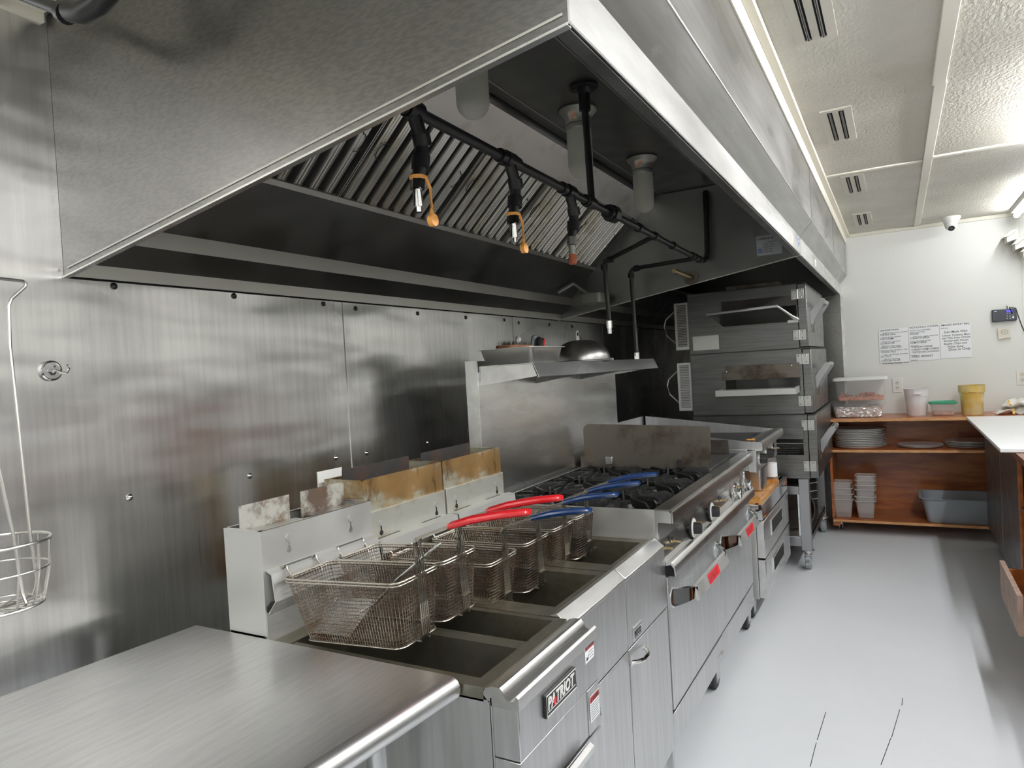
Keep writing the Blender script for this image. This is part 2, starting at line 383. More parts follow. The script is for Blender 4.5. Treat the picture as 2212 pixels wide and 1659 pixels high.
strip_light(2.50, 1.90, 3.12, 'unseen fluorescent strip on the ceiling over the middle of the aisle, outside the right edge', 125)
strip_light(2.50, .20, 1.42, 'unseen fluorescent strip on the ceiling beside the viewer, outside the right edge', 140)
strip_light(2.35, -1.60, -.38, 'unseen fluorescent strip added above where the viewer stands to light the near end', 145)
strip_light(1.00, -2.7, -1.48, 'unseen fluorescent strip added behind the viewer to light bench, fryers and hood end', 85)

# ------------------------------------------------------------------ exhaust hoods
PROF = [(1.346, 1.935), (1.346, 2.018), (1.405, 2.090), (1.405, 2.349)]
BACK = [(.004, 1.722), (.022, 1.724), (.022, 1.757), (.10, 1.802), (.10, 1.846), (.252, 2.000)]
TOPB = [(.512, 2.241), (.600, 2.330), (.606, 2.36)]
def hood_side():
    return [(.001, 1.722), (1.346, 1.930), (1.346, 2.018), (1.405, 2.090), (1.405, 2.349), (.001, 2.349)]
def make_hood(y0, y1, label, near):
    t = thing('exhaust_hood', (.7, (y0+y1)/2, 1.722), label, 'exhaust hood')
    MB().strip([(1.346, 1.935), (1.346, 2.018)], 'Y', y0, y1, -.003).build('lip', STEEL_BRIGHT, t, smooth=False)
    MB().box(1.318, 1.343, y0+.004, y1-.004, 1.930, 1.9335).build('lip_return', STEEL_DARK, t, smooth=False)
    MB().strip([(1.346, 2.0185), (1.405, 2.090)], 'Y', y0, y1, .003).build('fascia', STEEL_FRONT, t, smooth=False)
    MB().box(1.401, 1.405, y0, y1, 2.0905, 2.349).build('front_panel', STEEL_FRONT, t, smooth=False)
    for (x, z) in ((1.347, 2.0185), (1.4055, 2.0905), (1.3465, 1.9345)):
        MB().tube([(x, y0, z), (x, y1, z)], .0022, 6).build('bright_fold', STEEL_BRIGHT, t)
    # end plates
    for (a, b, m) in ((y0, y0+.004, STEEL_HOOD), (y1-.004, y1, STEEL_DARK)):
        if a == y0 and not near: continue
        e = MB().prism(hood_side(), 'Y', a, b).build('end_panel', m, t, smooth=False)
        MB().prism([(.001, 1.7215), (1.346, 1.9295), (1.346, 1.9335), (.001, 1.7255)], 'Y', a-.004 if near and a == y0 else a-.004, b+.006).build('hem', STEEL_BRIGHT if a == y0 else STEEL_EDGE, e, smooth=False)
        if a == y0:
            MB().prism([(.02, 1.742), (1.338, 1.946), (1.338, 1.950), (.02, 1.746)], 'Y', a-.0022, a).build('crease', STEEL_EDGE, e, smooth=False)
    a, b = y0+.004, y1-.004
    mats = (STEEL_EDGE, STEEL_EDGE, STEEL_DARK, STEEL_EDGE, STEEL_DARK)  # lighter and darker copies of one steel put the light into the colour
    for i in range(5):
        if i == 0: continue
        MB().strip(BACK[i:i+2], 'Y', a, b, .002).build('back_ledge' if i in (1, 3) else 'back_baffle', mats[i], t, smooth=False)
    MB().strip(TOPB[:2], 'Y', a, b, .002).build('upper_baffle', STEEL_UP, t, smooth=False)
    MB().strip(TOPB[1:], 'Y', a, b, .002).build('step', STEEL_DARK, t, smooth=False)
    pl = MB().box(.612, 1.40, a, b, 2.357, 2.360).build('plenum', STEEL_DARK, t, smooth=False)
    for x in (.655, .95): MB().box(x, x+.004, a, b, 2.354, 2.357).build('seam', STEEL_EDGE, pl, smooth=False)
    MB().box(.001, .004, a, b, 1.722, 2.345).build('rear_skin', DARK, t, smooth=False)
    MB().strip([(.240, 1.994), (.252, 1.990), (.262, 2.003)], 'Y', a, b, .002).build('drip_rail', STEEL_EDGE, t, smooth=False)
    return t
h1 = make_hood(-.18, 2.600, 'large stainless exhaust hood hanging over the fryers and range', True)
h2 = make_hood(2.606, 5.385, 'darker far exhaust hood section over the stacked pizza ovens', False)
# vertical seam of the far front panel and the stickers
MB().box(1.405, 1.4058, 4.0, 4.003, 2.10, 2.345).build('seam', DARK, h2, smooth=False)
st = MB().prism([(2.512+.018*math.cos(a*PI/12), 1.985+.028*math.sin(a*PI/12)) for a in range(24)], 'X', 1.3495, 1.3502).build('round_sticker', WHITE, h1, smooth=False)
MB().prism([(2.512+.0145*math.cos(a*PI/12), 1.985+.0235*math.sin(a*PI/12)) for a in range(24)], 'X', 1.3502, 1.3506).build('sticker_print', BLUEINK, st, smooth=False)
MB().prism([(2.512+.012*math.cos(a*PI/12), 1.988+.004*math.sin(a*PI/12)) for a in range(24)], 'X', 1.3506, 1.3509).build('sticker_stripe', WHITE, st, smooth=False)
MB().box(1.3495, 1.350, 3.29, 3.36, 1.950, 1.992).build('small_sticker', WHITEP, h2, smooth=False)
# maker's label on the divider, NSF mark
lb = MB().box(1.142, 1.262, 2.5945, 2.596, 1.952, 2.052).build('rating_label', GREYLAB, h1, smooth=False)
text('label_lettering', 'SUPERIOR HOODS', .0155, INK, lb, (1.150, 2.594, 2.032), (1, 0, 0), (0, 0, 1), bold=.0003, sx=.82)
for k in range(5): text('label_lettering', ('A DIVISION OF', 'MODEL   SERIAL', 'EXHAUST CFM', 'SUPPLY CFM', 'LISTED 4M27')[k], .0085, INK, lb, (1.175+.01*(k == 0), 2.594, 2.015-.012*k), (1, 0, 0), (0, 0, 1), sx=.9)
MB().prism([(1.158+.011*math.cos(a*PI/10), 1.978+.011*math.sin(a*PI/10)) for a in range(20)], 'Y', 2.5935, 2.5945).build('round_mark', BLUEINK, lb, smooth=False)
text('mark_lettering', 'NSF', .008, WHITEP, lb, (1.150, 2.5930, 1.975), (1, 0, 0), (0, 0, 1))
MB().box(1.255, 1.33, 2.5955, 2.602, 1.925, 1.9285)

# grease filters
DU = Vector((.512-.252, 0, 2.241-2.0)).normalized(); DN = Vector((DU.z, 0, -DU.x)); FL = (Vector((.512, 0, 2.241))-Vector((.252, 0, 2.0))).length
def fpt(o, u, v, n): p = Vector(o)+DU*u+DN*n; return (p.x, p.y+v, p.z)
def make_filter(y0, label):
    o = (.252, y0, 2.0); W = .504
    t = thing('grease_filter', fpt(o, FL/2, W/2, 0), label, 'hood filter', 'ribbed grease filters in the near hood')
    def fb(u0, u1, v0, v1, n0, n1):
        m = MB(); q = [fpt(o, u, v, n) for n in (n0, n1) for (u, v) in ((u0, v0), (u1, v0), (u1, v1), (u0, v1))]
        m.add(q, [(3,2,1,0),(4,5,6,7),(0,1,5,4),(1,2,6,5),(2,3,7,6),(3,0,4,7)]); return m
    fb(.004, FL-.004, .002, W-.002, -.018, -.012).build('backing', DARK, t, smooth=False)
    nr = 8; pit = (W-.02)/nr
    for k in range(nr):
        v0 = .01+k*pit; m = MB()
        prof = [(.003, -.010), (.005, .004), (.012, .004), (.0132, .0005), (.0160, .0005), (.0172, .004), (.0235, .004), (.0247, .0005), (.0275, .0005), (.0287, .004), (.036, .004), (.038, -.010)]
        for a, b in zip(prof[:-1], prof[1:]):
            q = [fpt(o, u, v0+p[0], p[1]) for u, p in ((.012, a), (.012, b), (FL-.012, b), (FL-.012, a))]
            m.add(q, [(0, 1, 2, 3)])
        m.build('baffle', FILT, t, smooth=False)
    fr = fb(0, .010, 0, W, -.012, .002); fr.join(fb(FL-.010, FL, 0, W, -.012, .002)); fr.join(fb(0, FL, 0, .004, -.012, .002)); fr.join(fb(0, FL, W-.004, W, -.012, .002))
    fr.build('frame', STEEL_EDGE, t, smooth=False)
    for v in (.055, W-.055):
        pts = []
        for k in range(17):
            a = PI*k/16
            pts.append(fpt(o, FL*.55+.030*math.cos(a)*1.0, v+(.028*math.sin(a))*(1 if v > W/2 else -1), .008))
        h = MB().tube(pts, .0016, 6); h.join(MB().tube([fpt(o, FL*.55+.03, v, .008), fpt(o, FL*.55+.036, v, .002)], .0016, 6)); h.build('handle', BLACKP, t)
    return t
f0 = make_filter(.0, 'ribbed grease filter in the near hood, mostly hidden by the hood end panel')
fl_labels = ['ribbed grease filter behind the first capped nozzle, second from the near end', 'yellowish ribbed grease filter at the middle of the near hood bank',
             'ribbed grease filter behind the second capped nozzle', 'ribbed grease filter at the far end of the bank beside the dividing wall']
for i in range(4):
    dup(f0, (f0.location.x, f0.location.y+.508*(i+1), f0.location.z), fl_labels[i])
MB().strip([(.252, 2.0), (.512, 2.241)], 'Y', 2.548, 2.594, .004).build('filter_filler', STEEL_DARK, h1, smooth=False)
MB().strip([(.252, 2.0), (.512, 2.241)], 'Y', -.175, -.004, .004).build('filter_filler', STEEL_DARK, h1, smooth=False)
for i, l_ in enumerate(('nearest the dividing wall', 'second from the dividing wall', 'third from the dividing wall')):
    o = dup(f0, (f0.location.x, 2.70+.252+.508*i, f0.location.z), 'dim ribbed grease filter inside the far hood, '+l_)
    o['group'] = 'ribbed grease filters in the far hood'

# jelly-jar hood lights
def make_hlight(y, label):
    x = .785; t = thing('hood_light', (x, y, 2.357), label, 'light fixture', 'jar lights inside the near hood')
    MB().lathe([(.001, 0), (.066, 0), (.069, .006), (.060, .016), (.050, .028), (.0445, .055), (.0465, .058), (.0465, .072), (.044, .076), (.001, .076)], (x, y, 2.357), '-Z', 32).build('base', CASTAL, t)
    g = [(.0435, .074), (.0445, .10), (.0445, .20)]
    for k in range(1, 9): g.append((.0445*math.cos(k*PI/16), .20+.0445*math.sin(k*PI/16)))
    g[-1] = (.0008, g[-1][1])
    MB().lathe(g, (x, y, 2.357), '-Z', 32).build('globe', GLOBE, t)
    b = [(.012, .078), (.014, .10)]+[(.030*math.sin(a), .135-.030*math.cos(a)) for a in [PI*k/10 for k in range(2, 11)]]; b[-1] = (.0008, b[-1][1])
    MB().lathe(b, (x, y, 2.357), '-Z', 20).build('bulb', WHITE, t)
    l = MB()
    for k in range(5):
        a0 = -1.9+.12*k; a1 = a0+.12
        q = [(x+r*math.cos(a), y+r*math.sin(a), 2.357-h) for (a, r, h) in ((a0, .0555, .022), (a1, .0555, .022), (a1, .0478, .048), (a0, .0478, .048))]
        l.add(q, [(0, 1, 2, 3)])
    lo = l.build('sticker', NOTE2, t, smooth=False)
    lo['label'] = 'small white and orange rating sticker'
    return t
for y, lab in ((.47, 'frosted jar hood light partly hidden behind the hood end panel'), (1.19, 'frosted jar hood light behind the black vertical pipe'), (1.90, 'frosted jar hood light nearest the dividing wall')):
    make_hlight(y, lab)
g4 = make_hlight(3.35, 'dim jar light just visible under the far hood'); g4['group'] = 'jar lights inside the far hood'

# fire suppression piping
def zp(y): return 1.990-.0155*(y-.05) if y > .05 else 1.990
PX = .885
fs = thing('fire_suppression_pipe', (PX, 1.0, 2.357), 'black fire suppression pipe with capped nozzles hung inside the near hood', 'pipe')
MB().tube([(PX, .0, zp(0)), (PX, 2.50, zp(2.5))], .0125, 14).build('pipe', BLACKP, fs)
MB().tube([(PX, 0, zp(0)), (.70, -.02, 2.02), (.40, -.06, 2.06)], .0125, 12).build('pipe', BLACKP, fs)
MB().tube([(PX+.01, 2.50, 1.955), (PX+.015, 2.535, 1.965), (PX+.02, 2.545, 2.0), (PX+.025, 2.55, 2.29), (PX+.022, 2.56, 2.312), (PX+.02, 2.594, 2.318)], .0145, 12).build('riser', BLACKP, fs)
f = MB().cyl((PX, 1.01, 2.357), (PX, 1.01, 2.349), .048, 24); f.cyl((PX, 1.01, 2.35), (PX, 1.01, 2.335), .022, 16)
for k in range(4): f.cyl((PX+.034*math.cos(k*PI/2+.5), 1.01+.034*math.sin(k*PI/2+.5), 2.35), (PX+.034*math.cos(k*PI/2+.5), 1.01+.034*math.sin(k*PI/2+.5), 2.346), .005, 8)
f.build('flange', BLACKP, fs)
hp = MB().cyl((PX, 1.01, 2.335), (PX, 1.01, 2.275), .019, 14); hp.cyl((PX, 1.01, 2.28), (PX+.01, 1.0, zp(1.0)), .0115, 12)
hp.build('hanger_pipe', BLACKP, fs)
def ring(y, r=.020, L=.03): MB().cyl((PX, y-L/2, zp(y)), (PX, y+L/2, zp(y)), r, 14).build('coupling', BLACKP, fs)
for y in (.02, .43, .50, .80, .865, .98, 1.03, 1.50, 1.70, 1.97, 2.30, 2.36, 2.44): ring(y, .018, .026)
for y in (.06, .465, .845, 1.005): ring(y, .0205, .045)
fit = MB().cyl((PX, 1.19, zp(1.19)), (PX, 1.235, zp(1.2)), .031, 8); fit.cyl((PX, 1.165, zp(1.19)), (PX, 1.19, zp(1.2)), .025, 12)
fit.build('union', BLACKP, fs)
# (tee y, knee, end of the black stub)
def nozzle(y, kind):
    z = zp(y); A = Vector((PX, y, z)); B = Vector((PX+.002, y+.026, z-.058)); Cc = Vector((PX, y+.020, z-.105)); D = Vector((PX-.002, y+.008, z-.14)); 
    E_ = Vector((PX-.002, y+.004, z-.165)); F = Vector((PX-.002, y+.006, z-.20))
    t = MB().tube([A, B, Cc, D], [.016, .0145, .0155, .012], 12)
    t.cyl(B-Vector((0, .004, -.012)), B+Vector((0, .003, -.012)), .0195, 12); t.cyl(Cc+Vector((0, .002, .014)), Cc+Vector((0, -.003, -.014)), .0195, 12)
    st = t.build('drop_stub', BLACKP, fs)
    nz = MB().cyl(D, E_, .0155, 6); nz.cyl(E_, F, .0105, 12); nz.cyl(F, F+Vector((0, 0, -.012)), .0075, 10)
    nz.build('nozzle', CHROME if kind != 2 else CASTAL, st)
    if kind != 2:
        q = MB().tube([D+Vector((.012, .010, .004)), D+Vector((.014, .024, -.02)), F+Vector((.012, .030, 0)), F+Vector((.012, .028, -.018))], [.004, .0035, .0035, .006], 8)
        q.lathe([(.001, -.004), (.013, -.004), (.013, .008), (.001, .008)], tuple(F+Vector((.012, .028, -.026))), 'X', 16)
        q.cyl(D+Vector((0, 0, .004)), D+Vector((0, 0, -.002)), .0175, 14)
        o = q.build('blow_off_cap', ORANGE, st); o['label'] = 'orange rubber cap hanging on its strap'
    else:
        q = MB().cyl(F+Vector((0, 0, .006)), F+Vector((0, -.003, -.022)), .012, 12); q.build('blow_off_cap', RUST, st)
nozzle(.058, 0); nozzle(.468, 1); nozzle(.842, 2)
# two branch drops to the range
def branch(y0, X1, y1, zt, zb, lab):
    b = MB().tube([(PX, y0, zp(y0)), (X1+.03, y1-.003, zt+.004), (X1+.008, y1, zt), (X1, y1, zt-.012), (X1, y1, zt-.03), (X1+.005, y1+.01, zb)], .0105, 12)
    b.cyl((X1+.045, y1, zt+.004), (X1+.018, y1, zt+.002), .0165, 12); b.cyl((X1, y1, zt-.018), (X1, y1, zt-.045), .0165, 12)
    o = b.build('branch_pipe', BLACKP, fs)
    nz = MB().cyl((X1+.005, y1+.01, zb), (X1+.005, y1+.01, zb-.035), .0135, 6); nz.cyl((X1+.005, y1+.01, zb-.035), (X1+.005, y1+.01, zb-.062), .010, 12)
    nz.build('nozzle', CHROME, o); return o
branch(1.70, .53, 2.03, 1.945, 1.655, '')
o = branch(2.40, .52, 2.44, 1.945, 1.50, '')
MB().tube([(.525+.014*math.cos(a*PI/8), 2.45+.014*math.sin(a*PI/8), 1.437) for a in range(16)], .0012, 5, True).build('wire_ring', CHROME, o)
# stub pipe on the divider, sensor bracket and small steel box
sb = thing('pipe_stub', (.80, 2.594, 1.885), 'short greasy pipe stub with round flange on the dividing wall', 'pipe')
m = MB().cyl((.80, 2.594, 1.885), (.80, 2.586, 1.885), .040, 24); m.cyl((.80, 2.588, 1.885), (.80, 2.57, 1.885), .017, 14); m.build('flange', BROWNSTEEL, sb)
MB().cyl((.80, 2.575, 1.885), (.775, 2.36, 1.90), .011, 12).build('pipe', BRASS, sb)
bx = thing('steel_box', (.30, 2.46, 1.81), 'small rounded steel box on an arm at the back of the hood', 'box')
m = MB(); m.loft([rrect(.30, 2.46, .12, .16, .02, z) for z in (1.785, 1.84)]); m.build('box_body', CASTAL, bx, bev=.003)
MB().cyl((.27, 2.44, 1.84), (.20, 2.40, 1.905), .008, 8).build('arm', CASTAL, bx)
MB().cyl((.20, 2.40, 1.905), (.12, 2.36, 1.86), .012, 8).build('elbow', CASTAL, bx)
# gas pipe crossing at the upper left, outside the hood
gp = MB().tube([(.02, -.30, 2.345), (.12, -.30, 2.312), (.30, -.30, 2.215), (.355, -.30, 2.198), (.41, -.30, 2.20), (.46, -.30, 2.215), (.72, -.30, 2.345)], .0135, 14)
gp.tube([(.31, -.30, 2.215), (.355, -.30, 2.198), (.41, -.30, 2.20), (.455, -.30, 2.215)], .0215, 14); gp.cyl((.46, -.30, 2.214), (.475, -.30, 2.223), .024, 14); gp.cyl((.40, -.30, 2.2), (.405, -.30, 2.35), .016, 12); gp.cyl((.285, -.30, 2.222), (.30, -.30, 2.213), .022, 14)
tag(gp.build('gas_pipe', BLACKP), 'black pipe with a tee running past the top of the hood end', 'pipe')

# hook and screws things on the wall
hk = thing('magnetic_hook', (0, -.226, 1.475), 'round chrome magnetic hook stuck on the steel wall', 'hook')
MB().lathe([(.024, 0), (.024, .007), (.021, .009), (.019, .0075), (.001, .0075)], (0, -.226, 1.499), 'X', 28).build('magnet', CHROME, hk)
MB().tube([(.008, -.230, 1.499), (.024, -.226, 1.499), (.032, -.214, 1.492), (.034, -.207, 1.492), (.036, -.202, 1.502), (.035, -.205, 1.512)], .0028, 8).build('hook', CHROME, hk)

# ------------------------------------------------------------------ work bench in front
bt = thing('work_bench', (.5, -1.1, 0), 'low stainless work bench in the near left corner beside the first fryer', 'table')
Y0, Y1 = -2.3, -.004
def bxl(y): return .152+.11*y
def bxr(y): return .952+.085*y
sec = []
for y in (Y0, Y1):
    a, b = max(bxl(y), -.0), bxr(y); q = [(a+.01, y, .838), (b-.012, y, .838)]
    for k in range(9):
        t = PI/2-PI*k/8; q.append((b-.012+.024*math.cos(t), y, .814+.024*math.sin(t)))
    q += [(b-.03, y, .792), (b-.03, y, .806), (a+.01, y, .806), (a, y, .808), (a, y, .834)]
    sec.append(q)
m = MB().loft(sec); m.build('top', STEEL_TOP, bt)
for (x, y) in ((.80, -.075), (.13, -.075), (.62, -2.2), (.06, -2.2)): MB().cyl((x, y, 0), (x, y, .806), .02, 16).build('leg', STEEL, bt)
MB().box(.05, .80, -2.2, -.05, .20, .23).build('undershelf', STEEL, bt, bev=.002)

# tall wire strainer standing at the left edge
ws = thing('wire_strainer', (.16, -.43, .85), 'tall-handled round wire basket at the left edge of the photo', 'strainer')
cx, cy = .145, -.43; m = MB()
def circ(r, z, n=40): return [(cx+r*math.cos(2*PI*k/n), cy+r*math.sin(2*PI*k/n), z) for k in range(n)]
m.tube(circ(.098, 1.150), .0035, 8, True); m.tube(circ(.094, 1.095), .0025, 8, True); m.tube(circ(.080, 1.022), .0028, 8, True); m.tube(circ(.05, 1.018), .002, 6, True)
for k in range(14):
    a = 2*PI*k/14; c, s_ = math.cos(a), math.sin(a)
    m.tube([(cx+.0985*c, cy+.0985*s_, 1.15), (cx+.094*c, cy+.094*s_, 1.09), (cx+.083*c, cy+.083*s_, 1.035), (cx+.074*c, cy+.074*s_, 1.02), (cx+.004*c, cy+.004*s_, 1.016)], .0024, 6)
m.build('basket', WIREC, ws)
hx = .105
MB().tube([(cx+.02, -.36, 1.03), (cx+.01, -.365, 1.15), (hx, -.355, 1.55), (hx, -.352, 1.635), (hx, -.346, 1.65), (hx, -.318, 1.678), (hx, -.316, 1.686), (hx, -.322, 1.690), (hx, -.40, 1.693), (hx, -.50, 1.694), (hx, -.53, 1.68), (hx, -.48, 1.6), (hx, -.42, 1.5), (cx+.01, -.395, 1.15), (cx+.02, -.392, 1.04), (cx+.03, -.39, 1.02)], .0036, 8).build('handle', WIREC, ws)

# ------------------------------------------------------------------ fryers
def keyhole(x, y, z, parent, m=DARK, dx=.0012):
    k = MB()
    k.prism([(y+.0075*math.cos(a*PI/8), z+.0075*math.sin(a*PI/8)) for a in range(16)], 'X', x, x+dx)
    k.join(MB().prism([(y-.0022, z+.006), (y+.0022, z+.006), (y+.0022, z+.028), (y-.0022, z+.028)], 'X', x, x+dx))
    o = k.build('keyhole', m, parent, smooth=False)
    MB().prism([(y+.009*math.cos(a*PI/8), z+.030+.009*math.sin(a*PI/8)) for a in range(16)], 'X', x, x+.0024).build('knockout', STEEL_PALE, parent, smooth=False)
def tanks(t, vats, x0, x1, zr, ya, yb, xin, rimm):
    """deck with openings, vat walls and oily bottoms"""
    d = MB(); ys = [ya]+[v for q in vats for v in q]+[yb]
    for i in range(0, len(ys), 2):
        if ys[i+1]-ys[i] > .001:
            if 0 < i < len(ys)-2 and ys[i+1]-ys[i] < .06:
                d.prism([(ys[i], zr-.03), (ys[i], zr-.012), ((ys[i]+ys[i+1])/2-.006, zr-.004), ((ys[i]+ys[i+1])/2+.006, zr-.004), (ys[i+1], zr-.012), (ys[i+1], zr-.03)], 'X', x0, xin)
            else: d.box(x0, xin, ys[i], ys[i+1], zr-.03, zr-.003)
    d.box(xin, x1, ya, yb, zr-.03, zr-.002)
    d.box(x0-.03, x0+.04, ya, yb, zr-.03, zr)
    d.build('deck', rimm, t, smooth=False)
    for (a, b) in vats:
        v = MB(); zt, zb = zr-.012, zr-.23; s = .002
        q0 = [(x0+.04, a, zt), (xin, a, zt), (xin, b, zt), (x0+.04, b, zt)]; q1 = [(x0+.06, a+.02, zb), (xin-.10, a+.02, zb), (xin-.10, b-.02, zb), (x0+.06, b-.02, zb)]
        qm = [(x0+.045, a+.003, zt-.11), (xin-.02, a+.003, zt-.11), (xin-.02, b-.003, zt-.11), (x0+.045, b-.003, zt-.11)]
        v.add(q0+qm+q1, [(i, (i+1) % 4, 4+(i+1) % 4, 4+i) for i in range(4)]+[(4+i, 4+(i+1) % 4, 8+(i+1) % 4, 8+i) for i in range(4)]+[(8, 9, 10, 11)])
        vo = v.build('vat', TANK, t, smooth=False)
        MB().box(x0+.06, xin-.085, a+.02, b-.02, zb+.028, zb+.032).build('residue', OILY, vo, smooth=False)
def door_pull(parent, x, y0, y1, z, m=CHROME, d=.028):
    h = MB(); h.tube([(x, y0, z), (x+d*.6, y0+.012, z), (x+d, y0+.035, z), (x+d, y1-.035, z), (x+d*.6, y1-.012, z), (x, y1, z)], [.007, .0065, .006, .006, .0065, .007], 8)
    for y in (y0, y1): h.cyl((x, y, z), (x+.003, y, z), .011, 12)
    return h.build('handle', m, parent)

# near fryer
f1 = thing('deep_fryer', (.66, .197, 0), 'nearest deep fryer with black and white name badge and two red-handled baskets', 'deep fryer')
YA, YB1 = .002, .3925
sd = MB().prism([(.285, .12), (1.025, .12), (1.025, .80), (.43, .80), (.405, .84), (.285, .84)], 'Y', YA, YA+.003); sd.join(MB().prism([(.03, .12), (1.025, .12), (1.025, .80), (.03, .80)], 'Y', YB1-.003, YB1))
sd.build('side_panel', STEEL, f1, smooth=False)
MB().box(.03, 1.02, YA+.004, YB1-.004, .12, .14).build('base', STEEL, f1, smooth=False)
fr = MB().strip([(1.030, .13), (1.030, .806)], 'Y', YA, YB1, .003); fr.build('corner_strip', STEEL, f1, smooth=False)
MB().box(1.030, 1.088, YA+.001, YB1-.001, .692, .802).build('front_panel', STEEL, f1, bev=.002)
MB().box(1.030, 1.086, YA+.001, .322, .585, .689).build('front_panel', STEEL, f1, bev=.0015)
MB().box(1.030, 1.088, .324, YB1-.001, .585, .689).build('front_panel', STEEL, f1, bev=.0015)
dr = MB().box(1.035, 1.088, YA+.001, YB1-.001, .14, .578).build('door', STEEL, f1, bev=.002)
hd = MB().strip([(1.088, .560), (1.106, .564), (1.108, .580), (1.098, .586)], 'Y', .02, .30, .003).build('handle', STEEL_BRIGHT, dr)
nose = [(1.010, .812), (1.018, .824), (1.032, .829), (1.050, .829), (1.057, .822), (1.060, .811), (1.070, .806), (1.080, .808), (1.085, .818), (1.090, .814), (1.090, .790), (1.03, .790)]
MB().prism(nose, 'Y', YA, YB1).build('front_rim', STEEL_BRIGHT, f1)
tanks(f1, [(.038, .213), (.250, .372)], .43, 1.012, .826, YA, YB1, .985, TANK)
MB().prism([(.410, .50), (.414, .50), (.414, .90), (.410, .90)], 'Y', YA+.002, YB1-.002).build('splash_back', STEEL_PALE, f1, smooth=False)
# flue box
def flue(t, x0, x1, ya, yb, z0, z1, m, name='flue_box', open_side=False):
    b = MB(); th = .003
    b.box(x1-th, x1, ya, yb, z0, z1); b.box(x0, x0+th, ya, yb, z0, z1); b.box(x0+th, x1-th, ya, ya+th, z0, z1); b.box(x0+th, x1-th, yb-th, yb, z0, z1)
    b.box(x0+th, x1-th, ya+th, yb-th, z0, z0+.01)
    o = b.build(name, m, t, smooth=False)
    e = MB().box(x1-.008, x1+.0005, ya-.0005, yb+.0005, z1, z1+.002); e.box(x0, x0+.008, ya, yb, z1, z1+.002); e.box(x0, x1, ya-.0005, ya+.008, z1, z1+.002); e.box(x0, x1, yb-.008, yb, z1, z1+.002)
    e.build('folded_edge', STEEL_BRIGHT if m is STEEL_PALE else m, o, smooth=False)
    return o
fb_ = flue(f1, .282, .413, YA, YB1, .50, 1.090, STEEL_PALE)
MB().box(.286, .409, YA+.004, YB1-.004, 1.045, 1.05).build('flue_opening', DARK, fb_, smooth=False)
for y in (.085, .305): keyhole(.4135, y, 1.028, f1, STEEL, .0008)
hp = MB().strip([(.414, .995), (.432, .987), (.440, .925), (.416, .895)], 'Y', .008, YB1-.004, .003)
ho = hp.build('basket_hanger', STEEL_PALE, f1, smooth=False)
for y in (.11, .29): MB().prism([(.416, y-.055), (.424, y-.05), (.424, y+.05), (.416, y+.055)], 'Z', .9935, .9962).build('hanger_slot', SLOT, ho, smooth=False)
MB().prism([(.416, .897), (.440, .925), (.43, .925), (.416, .91)], 'Y', .004, .008).build('end_web', DARK, ho, smooth=False)
for (ya, yb) in ((.010, .168), (.208, .372)):
    MB().add([(.329, ya, 1.055), (.329, yb, 1.055), (.331, yb, 1.146), (.331, ya, 1.146), (.3315, ya, 1.055), (.3315, yb, 1.055), (.3335, yb, 1.146), (.3335, ya, 1.146)],
        [(0,1,2,3),(7,6,5,4),(0,4,5,1),(1,5,6,2),(2,6,7,3),(3,7,4,0)]).build('flue_deflector', SCORCH, f1, smooth=False)
    MB().box(.338, .385, ya+.01, yb+.01, 1.079, 1.083).build('baffle_plate', ALU, f1, smooth=False)
for (x, y) in ((.08, .05), (.08, .34), (.98, .05), (.98, .34)): MB().cyl((x, y, 0), (x, y, .12), .022, 14).build('leg', STEEL, f1)
# badge
def badge(parent, x, y0, y1, z0, z1, s, tm, bm, size, shear=.28, bold=.0016, sx=1.):
    b = MB().box(x, x+.007, y0, y1, z0, z1).build('name_badge', bm, parent, bev=.002)
    return b
bd = badge(f1, 1.088, .103, .253, .729, .777, '', None, BLACK, 0)
e = MB().tube([(1.0955, .106, .732), (1.0955, .250, .732), (1.0955, .250, .774), (1.0955, .106, .774)], .0011, 6, True).build('badge_border', WHITE, bd)
text('badge_lettering', 'PATRIOT', .034, WHITE, bd, (1.0953, .1095, .7445), (0, 1, 0), (0, 0, 1), shear=.18, bold=.0011, sx=.93)
MB().box(1.0950, 1.0958, .110, .246, .7395, .7408).build('badge_line', WHITE, bd, smooth=False)
star = []
for k in range(10):
    a = PI/2+k*PI/5; rr = .0095 if k % 2 == 0 else .004; star.append((.143+rr*math.cos(a), .7515+rr*math.sin(a)*1.1))
MB().prism(star, 'X', 1.0953, 1.0964).build('badge_star', REDINK, bd, smooth=False)
